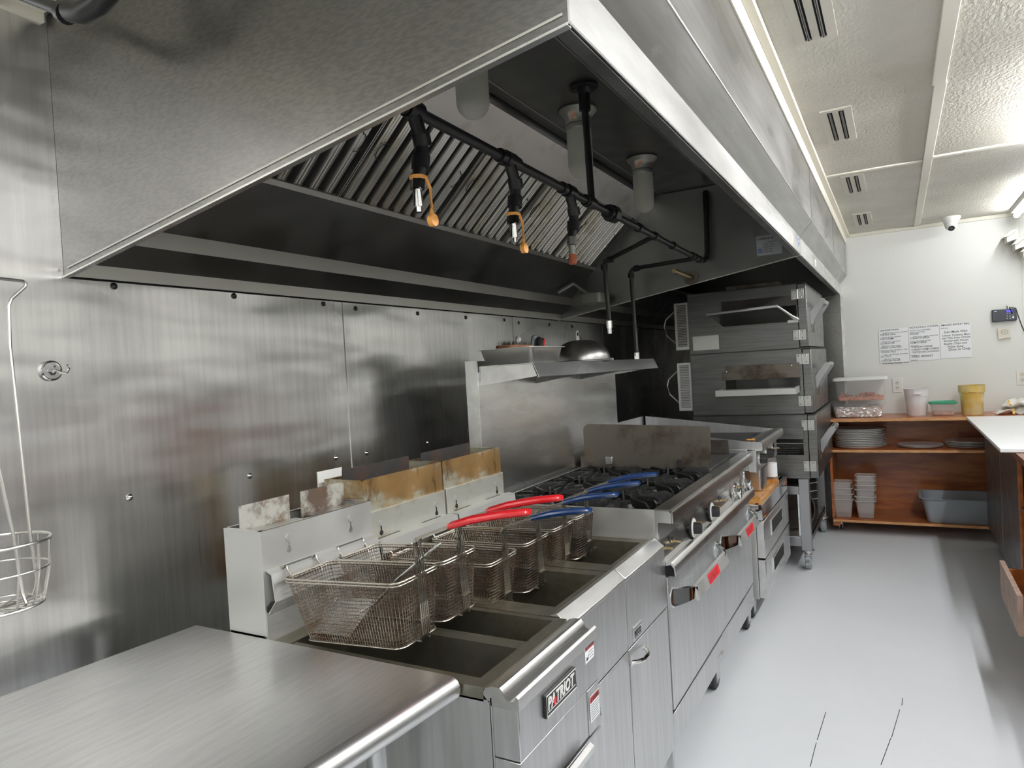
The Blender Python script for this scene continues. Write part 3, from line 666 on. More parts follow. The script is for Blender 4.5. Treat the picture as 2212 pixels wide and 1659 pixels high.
def warning(parent, x, y0, y1, z0, z1, lines):
    w_ = MB().box(x, x+.0006, y0, y1, z0, z1).build('warning_label', WHITEP, parent, smooth=False)
    h = (z1-z0)*(.27 if lines > 4 else .4)
    MB().box(x+.0006, x+.0009, y0+.0015, y1-.0015, z1-h, z1-.0015).build('label_band', WARN, w_, smooth=False)
    MB().prism([(y0+.004, z1-h*.85), (y0+.012, z1-h*.85), (y0+.008, z1-h*.25)], 'X', x+.0009, x+.0012).build('hazard_triangle', INK, w_, smooth=False)
    text('label_lettering', 'WARNING', h*.62, INK, w_, (x+.0010, y0+.014, z1-h*.8), (0, 1, 0), (0, 0, 1), bold=.0002, ext=.0002, sx=(y1-y0-.018)/(h*.62*4.2))
    for k in range(lines):
        zz = z1-h-(k+1)*(z1-z0-h)/(lines+1.0)
        m = MB(); yy = y0+.004+(.016 if lines <= 4 else 0)
        rnd = random.Random(k+lines)
        while yy < y1-.006:
            L_ = rnd.uniform(.003, .008); m.box(x+.0006, x+.0009, yy, min(yy+L_, y1-.003), zz-.0007, zz+.0007); yy += L_+.0015
        m.build('small_print', INK, w_, smooth=False)
    if lines <= 4:
        MB().prism([(y0+.005, z0+.004), (y0+.016, z0+.006), (y0+.019, z0+.017), (y0+.013, z0+.010), (y0+.007, z0+.014)], 'X', x+.0006, x+.0010).build('pictogram', INK, w_, smooth=False)
    return w_
warning(f1, 1.0885, .320, .3715, .7535, .7995, 3)
warning(f1, 1.0885, .268, .320, .597, .645, 7) if False else warning(f1, 1.0890, .330, .384, .612, .672, 7)

# two matching fryers behind
def pitco(ya, yb, label, first):
    t = thing('deep_fryer', (.6, (ya+yb)/2, 0), label, 'deep fryer')
    sd = MB().box(.05, 1.008, ya+.001, ya+.003, .10, .80); sd.box(.05, 1.008, yb-.003, yb-.001, .10, .80); sd.box(.05, 1.0, ya+.003, yb-.003, .10, .12)
    sd.build('side_panel', STEEL, t, smooth=False)
    MB().box(.98, 1.016, ya+.001, yb-.001, .598, .800).build('front_panel', STEEL, t, bev=.0015)
    d = MB().box(.985, 1.016, ya+.002, yb-.002, .105, .593).build('door', STEEL, t, bev=.002)
    door_pull(d, 1.016, ya+.012, ya+.125, .553)
    MB().prism([(.965, .826), (.984, .833), (1.017, .806), (1.017, .797), (.965, .797)], 'Y', ya+.001, yb-.001).build('front_rim', STEEL_BRIGHT, t, bev=.0015)
    tanks(t, [(ya+.068, yb-.045)], .43, .97, .826, ya+.001, yb-.001, .948, TANK)
    bx_ = flue(t, .231, .383, ya+.004, yb-.001, .60, 1.143, GREASY if True else None)
    MB().box(.237, .377, ya+.008, yb-.006, 1.095, 1.10).build('flue_opening', DARK, bx_, smooth=False)
    MB().box(.383, .392, ya+.005, yb-.002, .962, 1.050).build('lower_panel', GREASY2, t, bev=.001)
    rl = MB().strip([(.386, .963), (.414, .969), (.436, .966), (.440, .935)], 'Y', ya+.003, yb-.002, .003).build('basket_hanger', STEEL_PALE, t, smooth=False)
    for y in (ya+.09, yb-.09): MB().box(.392, .412, y-.05, y+.05, .969, .9695).build('hanger_slot', SLOT, rl, smooth=False)
    MB().box(.392, .436, ya+.004, yb-.003, .80, .935).build('splash_back', TANK, t, smooth=False)
    for y in (ya+.06, yb-.055): keyhole(.3922, y, .982, t, DARK, .001)
    for (x, y) in ((.10, ya+.05), (.10, yb-.05), (.96, ya+.05), (.96, yb-.05)):
        MB().cyl((x, y, 0), (x, y, .10), .022, 14).build('leg', STEEL, t)
    return t
p1 = pitco(.3955, .7905, 'middle deep fryer, first of two alike with rust-browned flue box', True)
p2 = pitco(.7935, 1.1855, 'third deep fryer next to the range, small square maker badge on its front', False)
MB().box(.99, 1.012, 1.187-.02, 1.187, .02, .10).build('toe_strip', STEEL, p2, smooth=False)
for t, (ya, yb) in ((p1, (.394+.01, .720)), (p2, (.788, 1.100))):
    MB().add([(.297, ya, 1.105), (.297, yb, 1.105), (.299, yb, 1.174), (.299, ya, 1.174), (.300, ya, 1.105), (.300, yb, 1.105), (.302, yb, 1.174), (.302, ya, 1.174)],
        [(0,1,2,3),(7,6,5,4),(0,4,5,1),(1,5,6,2),(2,6,7,3),(3,7,4,0)]).build('flue_deflector', BURNT, t, smooth=False)
wp = MB().box(.205, .209, .397, .500, .97, 1.167).build('rear_tab', WHITE, p1, smooth=False)
pb = MB().box(1.016, 1.021, .832, .905, .607, .648).build('name_badge', STEEL_BRIGHT, p2, bev=.001)
text('badge_lettering', 'PITCO', .0235, INK, pb, (1.0213, .836, .618), (0, 1, 0), (0, 0, 1), bold=.0008, sx=.86)
MB().box(1.0212, 1.0216, .836, .902, .6125, .6140).build('badge_line', INK, pb, smooth=False)
MB().box(1.0212, 1.0216, .836, .902, .6405, .6418).build('badge_line', INK, pb, smooth=False)

# ------------------------------------------------------------------ fry baskets
def rr_loop(x0, x1, w, r, z, nc=6, shift=0):
    return rrect((x0+x1)/2, 0, x1-x0, w, r, z, nc)
def perim(u, x0, x1, w, r):
    """point at arc-length fraction u of a rounded rectangle"""
    L = x1-x0; a, b = L-2*r, w-2*r; arc = PI*r/2; tot = 2*a+2*b+4*arc; d = (u % 1)*tot
    cx = (x0+x1)/2
    segs_ = [('l', a, (cx+a/2, w/2), (cx-a/2, w/2)), ('c', arc, (cx-a/2, b/2), PI/2), ('l', b, (x0, b/2), (x0, -b/2)), ('c', arc, (cx-a/2, -b/2), PI),
             ('l', a, (cx-a/2, -w/2), (cx+a/2, -w/2)), ('c', arc, (cx+a/2, -b/2), 1.5*PI), ('l', b, (x1, -b/2), (x1, b/2)), ('c', arc, (cx+a/2, b/2), 0)]
    for s in segs_:
        if d <= s[1]:
            t = d/s[1]
            if s[0] == 'l': return (s[2][0]+(s[3][0]-s[2][0])*t, s[2][1]+(s[3][1]-s[2][1])*t)
            an = s[3]+t*PI/2
            return (s[2][0]+r*math.cos(an), s[2][1]+r*math.sin(an))
        d -= s[1]
    return (segs_[0][2])
def make_basket(name_label, grip_mat, hook_h, AL=.285):
    H = .142; L = .338; W = .163
    t = thing('fry_basket', (0, 0, 0), name_label, 'fry basket', 'wire fry baskets over the fryers')
    def shape(f):      # f = 0 rim .. 1 bottom
        return (.003+.045*f, L-.014*f, W-.022*f, .022, H*(1-f))
    m = MB()
    nv = 112; nh = 17
    for j in range(1, nh+1):
        f = j/nh; x0, x1, w_, r, z = shape(f)
        m.tube([(*perim(k/56, x0, x1, w_, r), z) for k in range(56)], .00085, 4, True)
    for i in range(nv):
        u = i/nv; pts = []
        for f in (0, .5, 1):
            x0, x1, w_, r, z = shape(f); pts.append((*perim(u, x0, x1, w_, r), z))
        m.tube(pts, .0008, 4, cap=False)
    x0, x1, w_, r, z = shape(1)
    y = -w_/2+.006
    while y < w_/2: m.tube([(x0+.004, y, 0), (x1-.004, y, 0)], .0008, 4, cap=False); y += .0068
    x = x0+.006
    while x < x1: m.tube([(x, -w_/2+.003, 0), (x, w_/2-.003, 0)], .0008, 4, cap=False); x += .0068
    m.build('mesh', WIRE, t)
    fr_ = MB()
    for (f, rad, dz) in ((0, .0023, 0), (0, .0018, -.0065), (1, .0018, -.002)):
        x0, x1, w_, r, z = shape(f); o_ = .002
        fr_.tube([(*perim(k/64, x0-o_, x1+o_, w_+2*o_, r), z+dz) for k in range(64)], rad, 6, True)
    fr_.tube([(L+.001, -.016, -.003), (L-.05, -.016, -.004), (.06, -.016, -.004), (.045, -.016, 0)], .0022, 6)
    fr_.tube([(L+.001, .016, -.003), (L-.05, .016, -.004), (.06, .016, -.004), (.045, .016, 0)], .0022, 6)
    fr_.build('frame', WIREF, t)
    hk_ = MB()
    for y in (-.050, .048):
        hk_.tube([(.002, y, H-.014), (-.004, y, H+.004), (-.012, y, H+.012), (-.014, y, H+.022), (-.022, y, H+hook_h+.012), (-.032, y, H+hook_h+.014), (-.042, y, H+hook_h+.004), (-.044, y, H+hook_h-.012)], .0030, 8)
    hk_.tube([(.001, -.058, H-.002), (.001, .055, H-.002)], .003, 6)
    hk_.build('hook', WIREF, t)
    sm = MB(); SX = L+.004
    for k in range(5):
        y = -.013+.0065*k
        sm.tube([(L-.05, y, -.005), (SX-.012, y, -.004), (SX, y, .010), (SX+.002, y, .08), (SX+.002, y, H+.02), (SX, y, H+.072), (SX+.006, y*.9, H+.082)], .0022, 6)
    for z in (.045, H-.004): sm.box(SX-.001, SX+.006, -.017, .017, z-.002, z+.002)
    sm.build('stem', WIREF, t)
    g = MB(); arm = MB()
    A = Vector((SX+.004, 0, H+.080)); B = Vector((SX+AL, 0, H+.134))
    dirn = (B-A).normalized()
    P = lambda s_: (A+dirn*s_+Vector((0, 0, .012*math.sin(PI*min(1, s_/(AL+.01))))))
    arm.loft([[tuple(P(s_)+Vector((0, y, z))) for (y, z) in ((-.011, -.003), (.011, -.003), (.011, .003), (-.011, .003))] for s_ in (0, .02, .05, .10)])
    arm.build('arm', WIREF, t)
    secs = []
    for s_, wy, hz in ((.085, .010, .006), (.095, .0125, .0085), (.15, .0135, .0095), (AL-.06, .0125, .009), (AL, .0115, .008), (AL+.008, .008, .006)):
        c = P(s_); secs.append([tuple(c+Vector((0, wy*math.cos(a*PI/6), hz*math.sin(a*PI/6)))) for a in range(12)])
    g.loft(secs); g.build('grip', grip_mat, t)
    return t
bk = make_basket('nearest fry basket, red grip, overhanging the bench corner with a screen skimmer inside', RED, .006)
bk.location = (.462, .100, .836); bk.rotation_euler = (0, -.055, .02)
b2 = dup(bk, (.452, .286, .832), 'second fry basket, red grip ending highest, hung on the nearest fryer', (0, -.055, .0))
bb = make_basket('third fry basket, lowest blue grip, hung low on the middle fryer', BLUE, .022, .255)
bb.location = (.452, .482, .786); bb.rotation_euler = (0, -.015, .015)
dup(bb, (.450, .694, .786), 'fourth fry basket, blue grip crossing in front of the front burners', (0, -.02, 0))
dup(bb, (.450, .880, .786), 'fifth fry basket, blue grip just behind the longest crossing one', (0, -.02, 0))
dup(bb, (.450, 1.065, .786), 'farthest fry basket, blue grip lying over the burner grates beside the range', (0, -.02, -.02))
# skimmer lying in the nearest basket
sk = thing('screen_skimmer', (.62, .09, .86), 'square wire screen skimmer lying inside the nearest fry basket', 'skimmer')
q = [Vector(p) for p in ((.500, .145, .893), (.630, .145, .912), (.625, .052, .852), (.512, .052, .846))]
m = MB().tube([tuple(p) for p in q], .002, 6, True); m.build('rim', WIREC, sk)
m = MB(); N_ = 26
for i in range(1, N_):
    f = i/N_; m.tube([tuple(q[0].lerp(q[1], f)), tuple(q[3].lerp(q[2], f))], .0006, 4, cap=False); m.tube([tuple(q[0].lerp(q[3], f)), tuple(q[1].lerp(q[2], f))], .0006, 4, cap=False)
m.build('screen', WIREC, sk)
m = MB()
for d in (-.004, .004):
    m.tube([(.60, .110+d, .882), (.64, .130+d, .905), (.722, .12+d, .975), (.842, .115+d, 1.062)], .0026, 8)
m.tube([(.842, .111, 1.062), (.849, .115, 1.067), (.842, .119, 1.062)], .0026, 8)
m.build('handle', CHROME, sk)

# ------------------------------------------------------------------ range
rg = thing('gas_range', (.66, 1.95, 0), 'long six-burner gas range with two red-lettered oven doors', 'range')
RY0, RY1 = 1.189, 2.708
MB().prism([(.30, .16), (.985, .16), (.985, .928), (.30, .928)], 'Y', RY0, RY0+.003).build('side_panel', STEEL_PALE, rg, smooth=False)
MB().box(.02, .985, RY0+.003, RY1, .16, .18).build('base', STEEL, rg, smooth=False)
MB().box(.30, .985, RY1-.003, RY1, .16, .928).build('side_panel', STEEL, rg, smooth=False)
# cooktop
ct = MB().box(.300, .985, RY0+.003, 2.10, .895, .902); ct.box(.300, .330, RY0+.003, RY1-.003, .902, .930); ct.box(.330, .985, RY0+.003, RY0+.008, .902, .928)
ct.build('cooktop', SOOT, rg, smooth=False)
MB().box(.330, .338, RY0+.003, 2.10, .928, .934).build('rear_edge', STEEL_BRIGHT, rg, smooth=False)
# griddle part of the range beyond the splash guard
gd = MB().box(.35, .955, 2.125, 2.68, .905, .925).build('griddle_plate', SOOT, rg, bev=.002)
m = MB().box(.35, .353, 2.12, 2.69, .925, .99); m.box(.353, .93, 2.12, 2.123, .925, .935); m.box(.353, .93, 2.687, 2.69, .925, 1.0)
m.build('griddle_splash', BROWNSTEEL, gd, smooth=False)
MB().box(.958, .988, 2.125, 2.68, .90, .915).build('grease_trough', BROWNSTEEL, gd, smooth=False)
# ledge and control panel
led = MB().prism([(.985, .931), (1.040, .931), (1.048, .926), (1.051, .918), (1.051, .884), (1.047, .884), (1.047, .915), (1.038, .926), (.985, .926)], 'Y', RY0, RY1).build('landing_ledge', STEEL_BRIGHT, rg)
MB().box(.990, 1.045, RY0, RY0+.002, .884, .926).build('ledge_cap', STEEL, led, smooth=False)
cp = MB().strip([(1.0, .882), (1.0, .820), (1.010, .760), (1.020, .742)], 'Y', RY0+.001, RY1, -.003).build('control_panel', STEEL_BRIGHT, rg, smooth=False)
MB().box(.985, .999, RY0+.001, RY1-.001, .16, .93).build('front_frame', STEEL, rg, smooth=False)
MB().prism([(1.018, .740), (1.026, .748), (1.036, .748), (1.046, .738), (1.050, .728), (1.050, .702), (1.047, .702), (1.045, .728), (1.034, .741), (1.018, .735)], 'Y', RY0, RY1).build('lower_lip', STEEL_BRIGHT, rg)
MB().box(1.0, 1.045, RY0+.004, RY0+.008, .700, .735).build('lip_opening', DARK, rg, smooth=False)
def knob(y, z, x=1.003, chrome=False):
    k = MB().lathe([(.001, .010), (.040, .010), (.042, .012), (.042, .018), (.040, .020), (.001, .020)], (x, y, z), 'X', 32)
    ko = k.build('knob', CHROME if chrome else BLACK, rg)
    if not chrome:
        MB().lathe([(.033, .020), (.0375, .020), (.0375, .0206), (.033, .0206)], (x, y, z), 'X', 32).build('dial_ring', WHITE, ko)
    g = MB(); r_ = .024 if not chrome else .028
    secs = []
    for (h, s_) in ((.02, 1.0), (.044, .95), (.050, .85)):
        secs.append([(x+h, y+r_*s_*math.cos(a)*(.62 if abs(math.sin(a)) < 5 else 1), z+r_*s_*math.sin(a)) for a in [k_*PI/8 for k_ in range(16)]])
    g.loft(secs); g.build('grip', CHROME if chrome else BLACK, ko)
    s = MB().cyl((x-.004, y, z), (x+.011, y, z), .006, 10); s.cyl((x+.014, y+.004, z-.034), (x+.014, y+.004, z-.042), .003, 8); s.build('stem', STEEL, ko)
    MB().prism([(y+.011*math.cos(a*PI/8), z+.015*math.sin(a*PI/8)) for a in range(16)], 'X', x+.0012, x+.0022).build('hole', DARK, ko, smooth=False)
knob(1.555, .785); knob(1.860, .787); knob(2.345, .775, chrome=True); knob(2.600, .775, chrome=True)
for y in (1.225, 1.325, 1.640, 1.960, 2.11, 2.47):
    v = MB().cyl((1.0, y, .788), (1.036, y, .788), .0042, 8); v.cyl((1.0, y, .788), (1.012, y, .788), .0065, 8)
    vo = v.build('valve_stem', BRASS, rg)
    MB().prism([(y-.03+.009*math.cos(a*PI/8), .800+.015*math.sin(a*PI/8)) for a in range(16)], 'X', 1.0042, 1.0052).build('hole', DARK, vo, smooth=False)
    MB().prism([(y+.009*math.cos(a*PI/8), .790+.015*math.sin(a*PI/8)) for a in range(16)], 'X', 1.0042, 1.0052).build('hole', DARK, vo, smooth=False)
m = MB().box(1.004, 1.0048, RY0+.03, RY1-.03, .7665, .7675).build('panel_groove', DARK, rg, smooth=False)
wl_ = MB().box(1.0035, 1.0045, 2.655, 2.695, .800, .850).build('rating_sticker', WHITEP, rg, smooth=False)
text('sticker_lettering', 'TB 08', .010, INK, wl_, (1.0046, 2.660, .815), (0, 1, 0), (0, 0, 1))
MB().box(1.0046, 1.0050, 2.662, 2.688, .832, .842).build('sticker_print', INK, wl_, smooth=False)
# oven doors
def odoor(y0, y1):
    d = MB().box(1.001, 1.020, y0, y1, .232, .694).build('oven_door', STEEL, rg, bev=.003)
    ya, yb = y0+.045, y1-.055; Z0, Z1 = .585, .640
    # chrome handle: two flared brackets and a wide flat bar
    secs = []
    pts = [(1.020, ya), (1.044, ya+.03), (1.070, ya+.075), (1.086, ya+.115)]
    def sect(x, y, za, zb, t, ax):
        return [(x, y, za), (x, y, zb), (x-t*ax[0], y-t*ax[1], zb), (x-t*ax[0], y-t*ax[1], za)]
    h = MB()
    for (A_, sgn) in ((ya, 1), (yb, -1)):
        prof = [(1.0205, 0, .578, .642), (1.036, .014, .580, .640), (1.062, .050, .585, .636), (1.082, .090, .590, .628), (1.086, .105, .592, .624)]
        h2_ = MB()
        h2_.loft([[(x, A_+sgn*o, za), (x, A_+sgn*o, zb), (x-.004, A_+sgn*(o+.014), zb), (x-.004, A_+sgn*(o+.014), za)] for (x, o, za, zb) in prof])
        h2_.cyl((1.0202, A_+sgn*.004, .61), (1.024, A_+sgn*.004, .61), .036, 20)
        h2_.build('handle_bracket', CHROME, d)
    bar = MB().loft([[(1.088, y, .580), (1.092, y, .584), (1.080, y, .628), (1.070, y, .630), (1.066, y, .626), (1.076, y, .584)] for y in (ya+.085, yb-.085)])
    bo = bar.build('handle', STEEL_PALE, d, smooth=False)
    ym = (ya+yb)/2
    xa = Vector((0, 1, 0)); up = Vector((1.080-1.092, 0, .628-.584)).normalized()
    n_ = Vector((up.z, 0, -up.x))
    B0 = Vector((1.092, ym-.085, .584))+n_*.0008+up*.004
    bg = MB().add([tuple(B0), tuple(B0+xa*.17), tuple(B0+xa*.17+up*.036), tuple(B0+up*.036), tuple(B0+n_*.0005), tuple(B0+xa*.17+n_*.0005), tuple(B0+xa*.17+up*.036+n_*.0005), tuple(B0+up*.036+n_*.0005)],
        [(3,2,1,0),(4,5,6,7),(0,1,5,4),(1,2,6,5),(2,3,7,6),(3,0,4,7)]).build('red_decal', REDINK, bo if False else d, smooth=False)
    text('decal_lettering', 'PATRIOT', .034, STEEL_BRIGHT, d, B0+n_*.0010+xa*.005+up*.006, xa, up, ext=.0002, bold=-.0002, sx=.98)
    return d
odoor(RY0+.003, 1.965); odoor(1.971, RY1-.003)
MB().box(1.001, 1.016, RY0, 1.966, .106, .216).build('kick_panel', STEEL, rg, bev=.002)
MB().box(1.001, 1.016, 1.970, RY1, .106, .216).build('kick_panel', STEEL, rg, bev=.002)
MB().box(.986, 1.000, RY0+.004, RY1-.004, .216, .232).build('door_gap', DARK, rg, smooth=False)
for y, xx in ((1.30, .92), (1.90, .984), (2.64, .984)): caster(rg, xx, y, .16, .060)
for y in (1.30, 2.60): caster(rg, .14, y, .16, .062)
# burners and grates
def star_grate(cx_, cy_):
    g = MB(); w_, h_ = .148, .148; z0, z1 = .918, .944
    for (a, b) in (((-w_, -h_), (w_, -h_)), ((w_, -h_), (w_, h_)), ((w_, h_), (-w_, h_)), ((-w_, h_), (-w_, -h_))):
        x0, x1 = sorted((a[0], b[0])); y0, y1 = sorted((a[1], b[1]))
        g.box(cx_+x0-.004, cx_+x1+.004, cy_+y0-.004, cy_+y1+.004, z0-.012, z0)
    for ang in [k*45 for k in range(8)]:
        a = math.radians(ang); c, s_ = math.cos(a), math.sin(a)
        ro = .142 if ang % 90 == 0 else .196; ri = .052 if ang % 90 == 0 else .06
        n_ = Vector((-s_, c, 0))*.0042
        P_ = [(ri+.012, z1-.030), (ro, z0-.012), (ro, z1-.012), (ro-.022, z1), (ri, z1), (ri, z1-.012)]
        m_ = MB(); A_ = [Vector((cx_+c*r, cy_+s_*r, z)) for r, z in P_]
        m_.add([tuple(p+n_) for p in A_]+[tuple(p-n_) for p in A_], [tuple(range(6)), tuple(range(6, 12))[::-1]]+[(i, (i+1) % 6, (i+1) % 6+6, i+6) for i in range(6)])
        g.join(m_)
    # web fingers
    for ang in (22.5, 67.5, 112.5, 157.5, 202.5, 247.5, 292.5, 337.5):
        a = math.radians(ang); c, s_ = math.cos(a), math.sin(a); n_ = Vector((-s_, c, 0))*.0035
        P_ = [(.105, z0-.010), (.155, z0-.012), (.155, z1-.014), (.145, z1-.004), (.110, z1-.004)]
        m_ = MB(); A_ = [Vector((cx_+c*r, cy_+s_*r, z)) for r, z in P_]
        m_.add([tuple(p+n_) for p in A_]+[tuple(p-n_) for p in A_], [tuple(range(5)), tuple(range(5, 10))[::-1]]+[(i, (i+1) % 5, (i+1) % 5+5, i+5) for i in range(5)])
        g.join(m_)
    return g
lab = {(0, 0): 'near back', (0, 1): 'middle back', (0, 2): 'far back', (1, 0): 'near front', (1, 1): 'middle front', (1, 2): 'far front'}
for i, cx_ in enumerate((.500, .822)):
    for j in range(3):
        cy_ = RY0+.158+j*.304
        g = star_grate(cx_, cy_).build('burner_grate', IRON, smooth=False, loc=(cx_, cy_, .902))
        tag(g, 'black cast iron star grate over the %s burner of the range' % lab[(i, j)], 'burner grate', 'cast iron grates on the range')
        bn = MB().lathe([(.001, .880), (.045, .885), (.048, .902), (.040, .916), (.030, .920), (.001, .921)], (cx_, cy_, 0), 'Z', 24)
        bn.box(cx_, cx_+.12, cy_-.008, cy_+.008, .896, .906)
        bn.build('burner', IRON, rg)
# splash guard plate between burners and griddle
sg = thing('splash_guard', (.66, 2.108, .93), 'upright greasy steel splash plate across the range top between grates and griddle', 'splash guard')
r_ = .035; pts = [(.315, .928), (.955, .928), (.955, .965), (.972, .965), (.976, 1.130)]
pts += [(.338+r_-r_*math.sin(a), 1.150-r_+r_*math.cos(a)) for a in [k*PI/12 for k in range(7)]]+[(.338, .99), (.315, .985)]
MB().prism(pts, 'Y', 2.104, 2.107).build('plate', BROWNSTEEL, sg, smooth=False)
MB().box(.455, .492, 2.088, 2.104, .948, .987).build('clip', ALU, sg, bev=.003)
MB().box(.815, .850, 2.088, 2.104, .935, .975).build('clip', BURNT, sg, bev=.003)
# riser with shelf
ri = MB().box(.242, .245, RY0+.001, RY1-.002, .93, 1.486); ri.box(.295, .298, RY0+.001, RY1-.002, .93, 1.44); ri.box(.245, .295, RY0+.001, RY0+.004, .93, 1.486); ri.box(.245, .295, RY1-.005, RY1-.002, .93, 1.484); ri.box(.242, .298, RY0+.001, RY1-.002, .925, .930); ri.box(.242, .245, RY0, RY1, .18, .93)
ri.build('back_riser', STEEL_BRIGHT, rg, smooth=False)
MB().tube([(.2985, RY0+.001, .93), (.2985, RY0+.001, 1.484)], .0018, 6).build('riser_fold', STEEL_BRIGHT, rg)
sh = MB().strip([(.245, 1.460), (.536, 1.462), (.540, 1.462), (.562, 1.412), (.556, 1.410)], 'Y', RY0+.012, RY1-.02, .0025).build('high_shelf', STEEL_BRIGHT, rg, smooth=False)
for y in (RY0+.012, RY1-.024):
    MB().prism([(.299, 1.386), (.556, 1.414), (.538, 1.460), (.299, 1.460)], 'Y', y, y+.003).build('shelf_end', STEEL_BRIGHT, sh, smooth=False)
for y in (1.69, 2.2): MB().prism([(.299, 1.376), (.548, 1.412), (.530, 1.459), (.299, 1.459)], 'Y', y, y+.003).build('gusset', STEEL_DARK, sh, smooth=False)

# ---- things on the high shelf
ZS = 1.4655
pn = thing('steam_pan', (.415, 1.355, ZS), 'shallow aluminium pan holding a brown block and scoops on the high shelf', 'pan')
def tub(m, cx_, cy_, w0, d0, w1, d1, z0, z1, r, lip, th=.0015, n=6):
    m.loft([rrect(cx_, cy_, w0-.01, d0-.01, r, z0, n), rrect(cx_, cy_, w0, d0, r, z0+.006, n), rrect(cx_, cy_, w1, d1, r*1.2, z1-.003, n), rrect(cx_, cy_, w1+2*lip, d1+2*lip, r*1.4, z1-.002, n), rrect(cx_, cy_, w1+2*lip, d1+2*lip, r*1.4, z1, n),
        rrect(cx_, cy_, w1-2*th, d1-2*th, r*1.2, z1-.001, n), rrect(cx_, cy_, w0-2*th, d0-2*th, r, z0+.008, n), rrect(cx_, cy_, w0-.01-2*th, d0-.01-2*th, r, z0+th+.001, n)])
    return m
tub(MB(), .415, 1.355, .215, .255, .238, .285, ZS, ZS+.062, .02, .012).build('pan_body', ALU, pn)
gbk = thing('grill_brush', (.40, 1.33, ZS+.004), 'brown block brush with dark bristles lying in the aluminium pan on the high shelf', 'brush')
MB().loft([rrect(.395, 1.33, .09, .19, .03, ZS+z_, 6) for z_ in (.055, .076)]).build('block', FOODB, gbk, bev=.004)
MB().loft([rrect(.395, 1.33, .07, .15, .02, ZS+z_, 6) for z_ in (.005, .055)]).build('core', FOODB, gbk)
m = MB()
for k in range(170):
    x = .395+random.uniform(-.036, .036); y = 1.33+random.uniform(-.082, .082)
    dx, dy = random.uniform(-.008, .008), random.uniform(-.012, .012)
    m.tube([(x, y, ZS+.074), (x+dx*.5, y+dy*.4, ZS+.074+random.uniform(.004, .010)), (x+dx, y+dy, ZS+.076+random.uniform(.006, .020))], .0006, 4)
tag(m.build('bristles', BLACKP, gbk), kind='stuff')
def scoop(x0, y0, z0, x1, y1, z1, r0, r1, label, mt):
    A_, B_ = Vector((x0, y0, z0)), Vector((x1, y1, z1)); d = (B_-A_)
    m_ = MB().tube([A_, A_+d*.3, A_+d*.85, A_+d*.95, A_+d*1.0, A_+d*1.02], [r0, r0*1.05, r1, r1*.92, r1*.6, r1*.15], 16)
    return tag(m_.build('utensil_handle', mt, loc=(x0, y0, ZS+.003)), label, 'utensil', 'utensils standing in the pan')
scoop(.44, 1.39, ZS+.012, .40, 1.50, ZS+.115, .010, .0135, 'pale grey rounded utensil handle leaning up out of the pan, behind the striped one', GREYP)
o = scoop(.47, 1.37, ZS+.012, .43, 1.485, ZS+.105, .010, .0135, 'dark utensil handle with red and steel stripes leaning out of the pan', BLACK)
m = MB().tube([(.482, 1.385, ZS+.030), (.442, 1.492, ZS+.100)], .006, 8); q_ = m.build('stripe', CHROME, o)
m = MB().tube([(.4885, 1.39, ZS+.026), (.449, 1.495, ZS+.096)], .0035, 8); m.build('stripe', RED, o)
scoop(.40, 1.34, ZS+.08, .385, 1.385, ZS+.105, .008, .013, 'small clear plastic scoop lying on the brown brush in the pan', MILKY)
dm = thing('basting_dome', (.415, 1.955, ZS), 'spun steel basting dome with loop handle on the high shelf right of the pan', 'lid')
dp = [(.147, 0), (.147, .003), (.138, .006)]+[(.138*math.cos(a)**.8, .006+.098*math.sin(a)) for a in [k*PI/2/12 for k in range(1, 12)]]+[(.001, .1045)]
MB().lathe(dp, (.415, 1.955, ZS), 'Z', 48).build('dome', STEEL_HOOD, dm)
hb = MB(); hb.prism([(1.955-.017, ZS+.098), (1.955+.017, ZS+.098), (1.955+.017, ZS+.135)]+[(1.955+.017*math.cos(a), ZS+.135+.017*math.sin(a)) for a in [k*PI/8 for k in range(1, 8)]]+[(1.955-.017, ZS+.135)], 'X', .400, .4025)
hb.build('handle', ALU, dm)
MB().prism([(1.955+.009*math.cos(a*PI/8), ZS+.133+.009*math.sin(a*PI/8)) for a in range(16)], 'X', .4025, .4032).build('hang_hole', DARK, dm, smooth=False)

# ------------------------------------------------------------------ refrigerated base with countertop griddle
cb = thing('chef_base', (.6, 3.24, 0), 'low stainless refrigerated base with two drawers beyond the range', 'refrigerated base')
MB().box(.12, 1.035, 2.765, 3.72, .12, .615).build('cabinet', STEEL_PALE, cb, bev=.002)
MB().box(.10, 1.055, 2.755, 3.73, .615, .640).build('top', STEEL_BRIGHT, cb, bev=.003)
MB().box(1.035, 1.075, 2.760, 3.725, .555, .640).build('top_rail', CHROME, cb, bev=.002)
for (z0, z1) in ((.345, .548), (.125, .336)):
    d = MB().box(1.037, 1.078, 2.770, 3.70, z0, z1).build('drawer', CHROME if False else STEEL_BRIGHT, cb, bev=.003)
    ym = 3.19; zc = (z0+z1)/2+.02
    MB().box(1.078, 1.079, ym-.19, ym+.19, zc-.035, zc+.035).build('recess', DARK, d, smooth=False)
    m = MB().box(1.078, 1.083, ym-.20, ym+.20, zc+.035, zc+.043); m.box(1.078, 1.083, ym-.20, ym+.20, zc-.043, zc-.035); m.box(1.078, 1.083, ym-.20, ym-.19, zc-.035, zc+.035); m.box(1.078, 1.083, ym+.19, ym+.20, zc-.035, zc+.035)
    m.build('pull_frame', CHROME, d, smooth=False)
for y in (2.82, 3.66):
    for x in (.2, .98): caster(cb, x, y, .12, .045)
bdl = thing('cutting_board', (1.0, 3.11, .64), 'orange wooden cutting board lying on the drawer base under the griddle', 'cutting board')
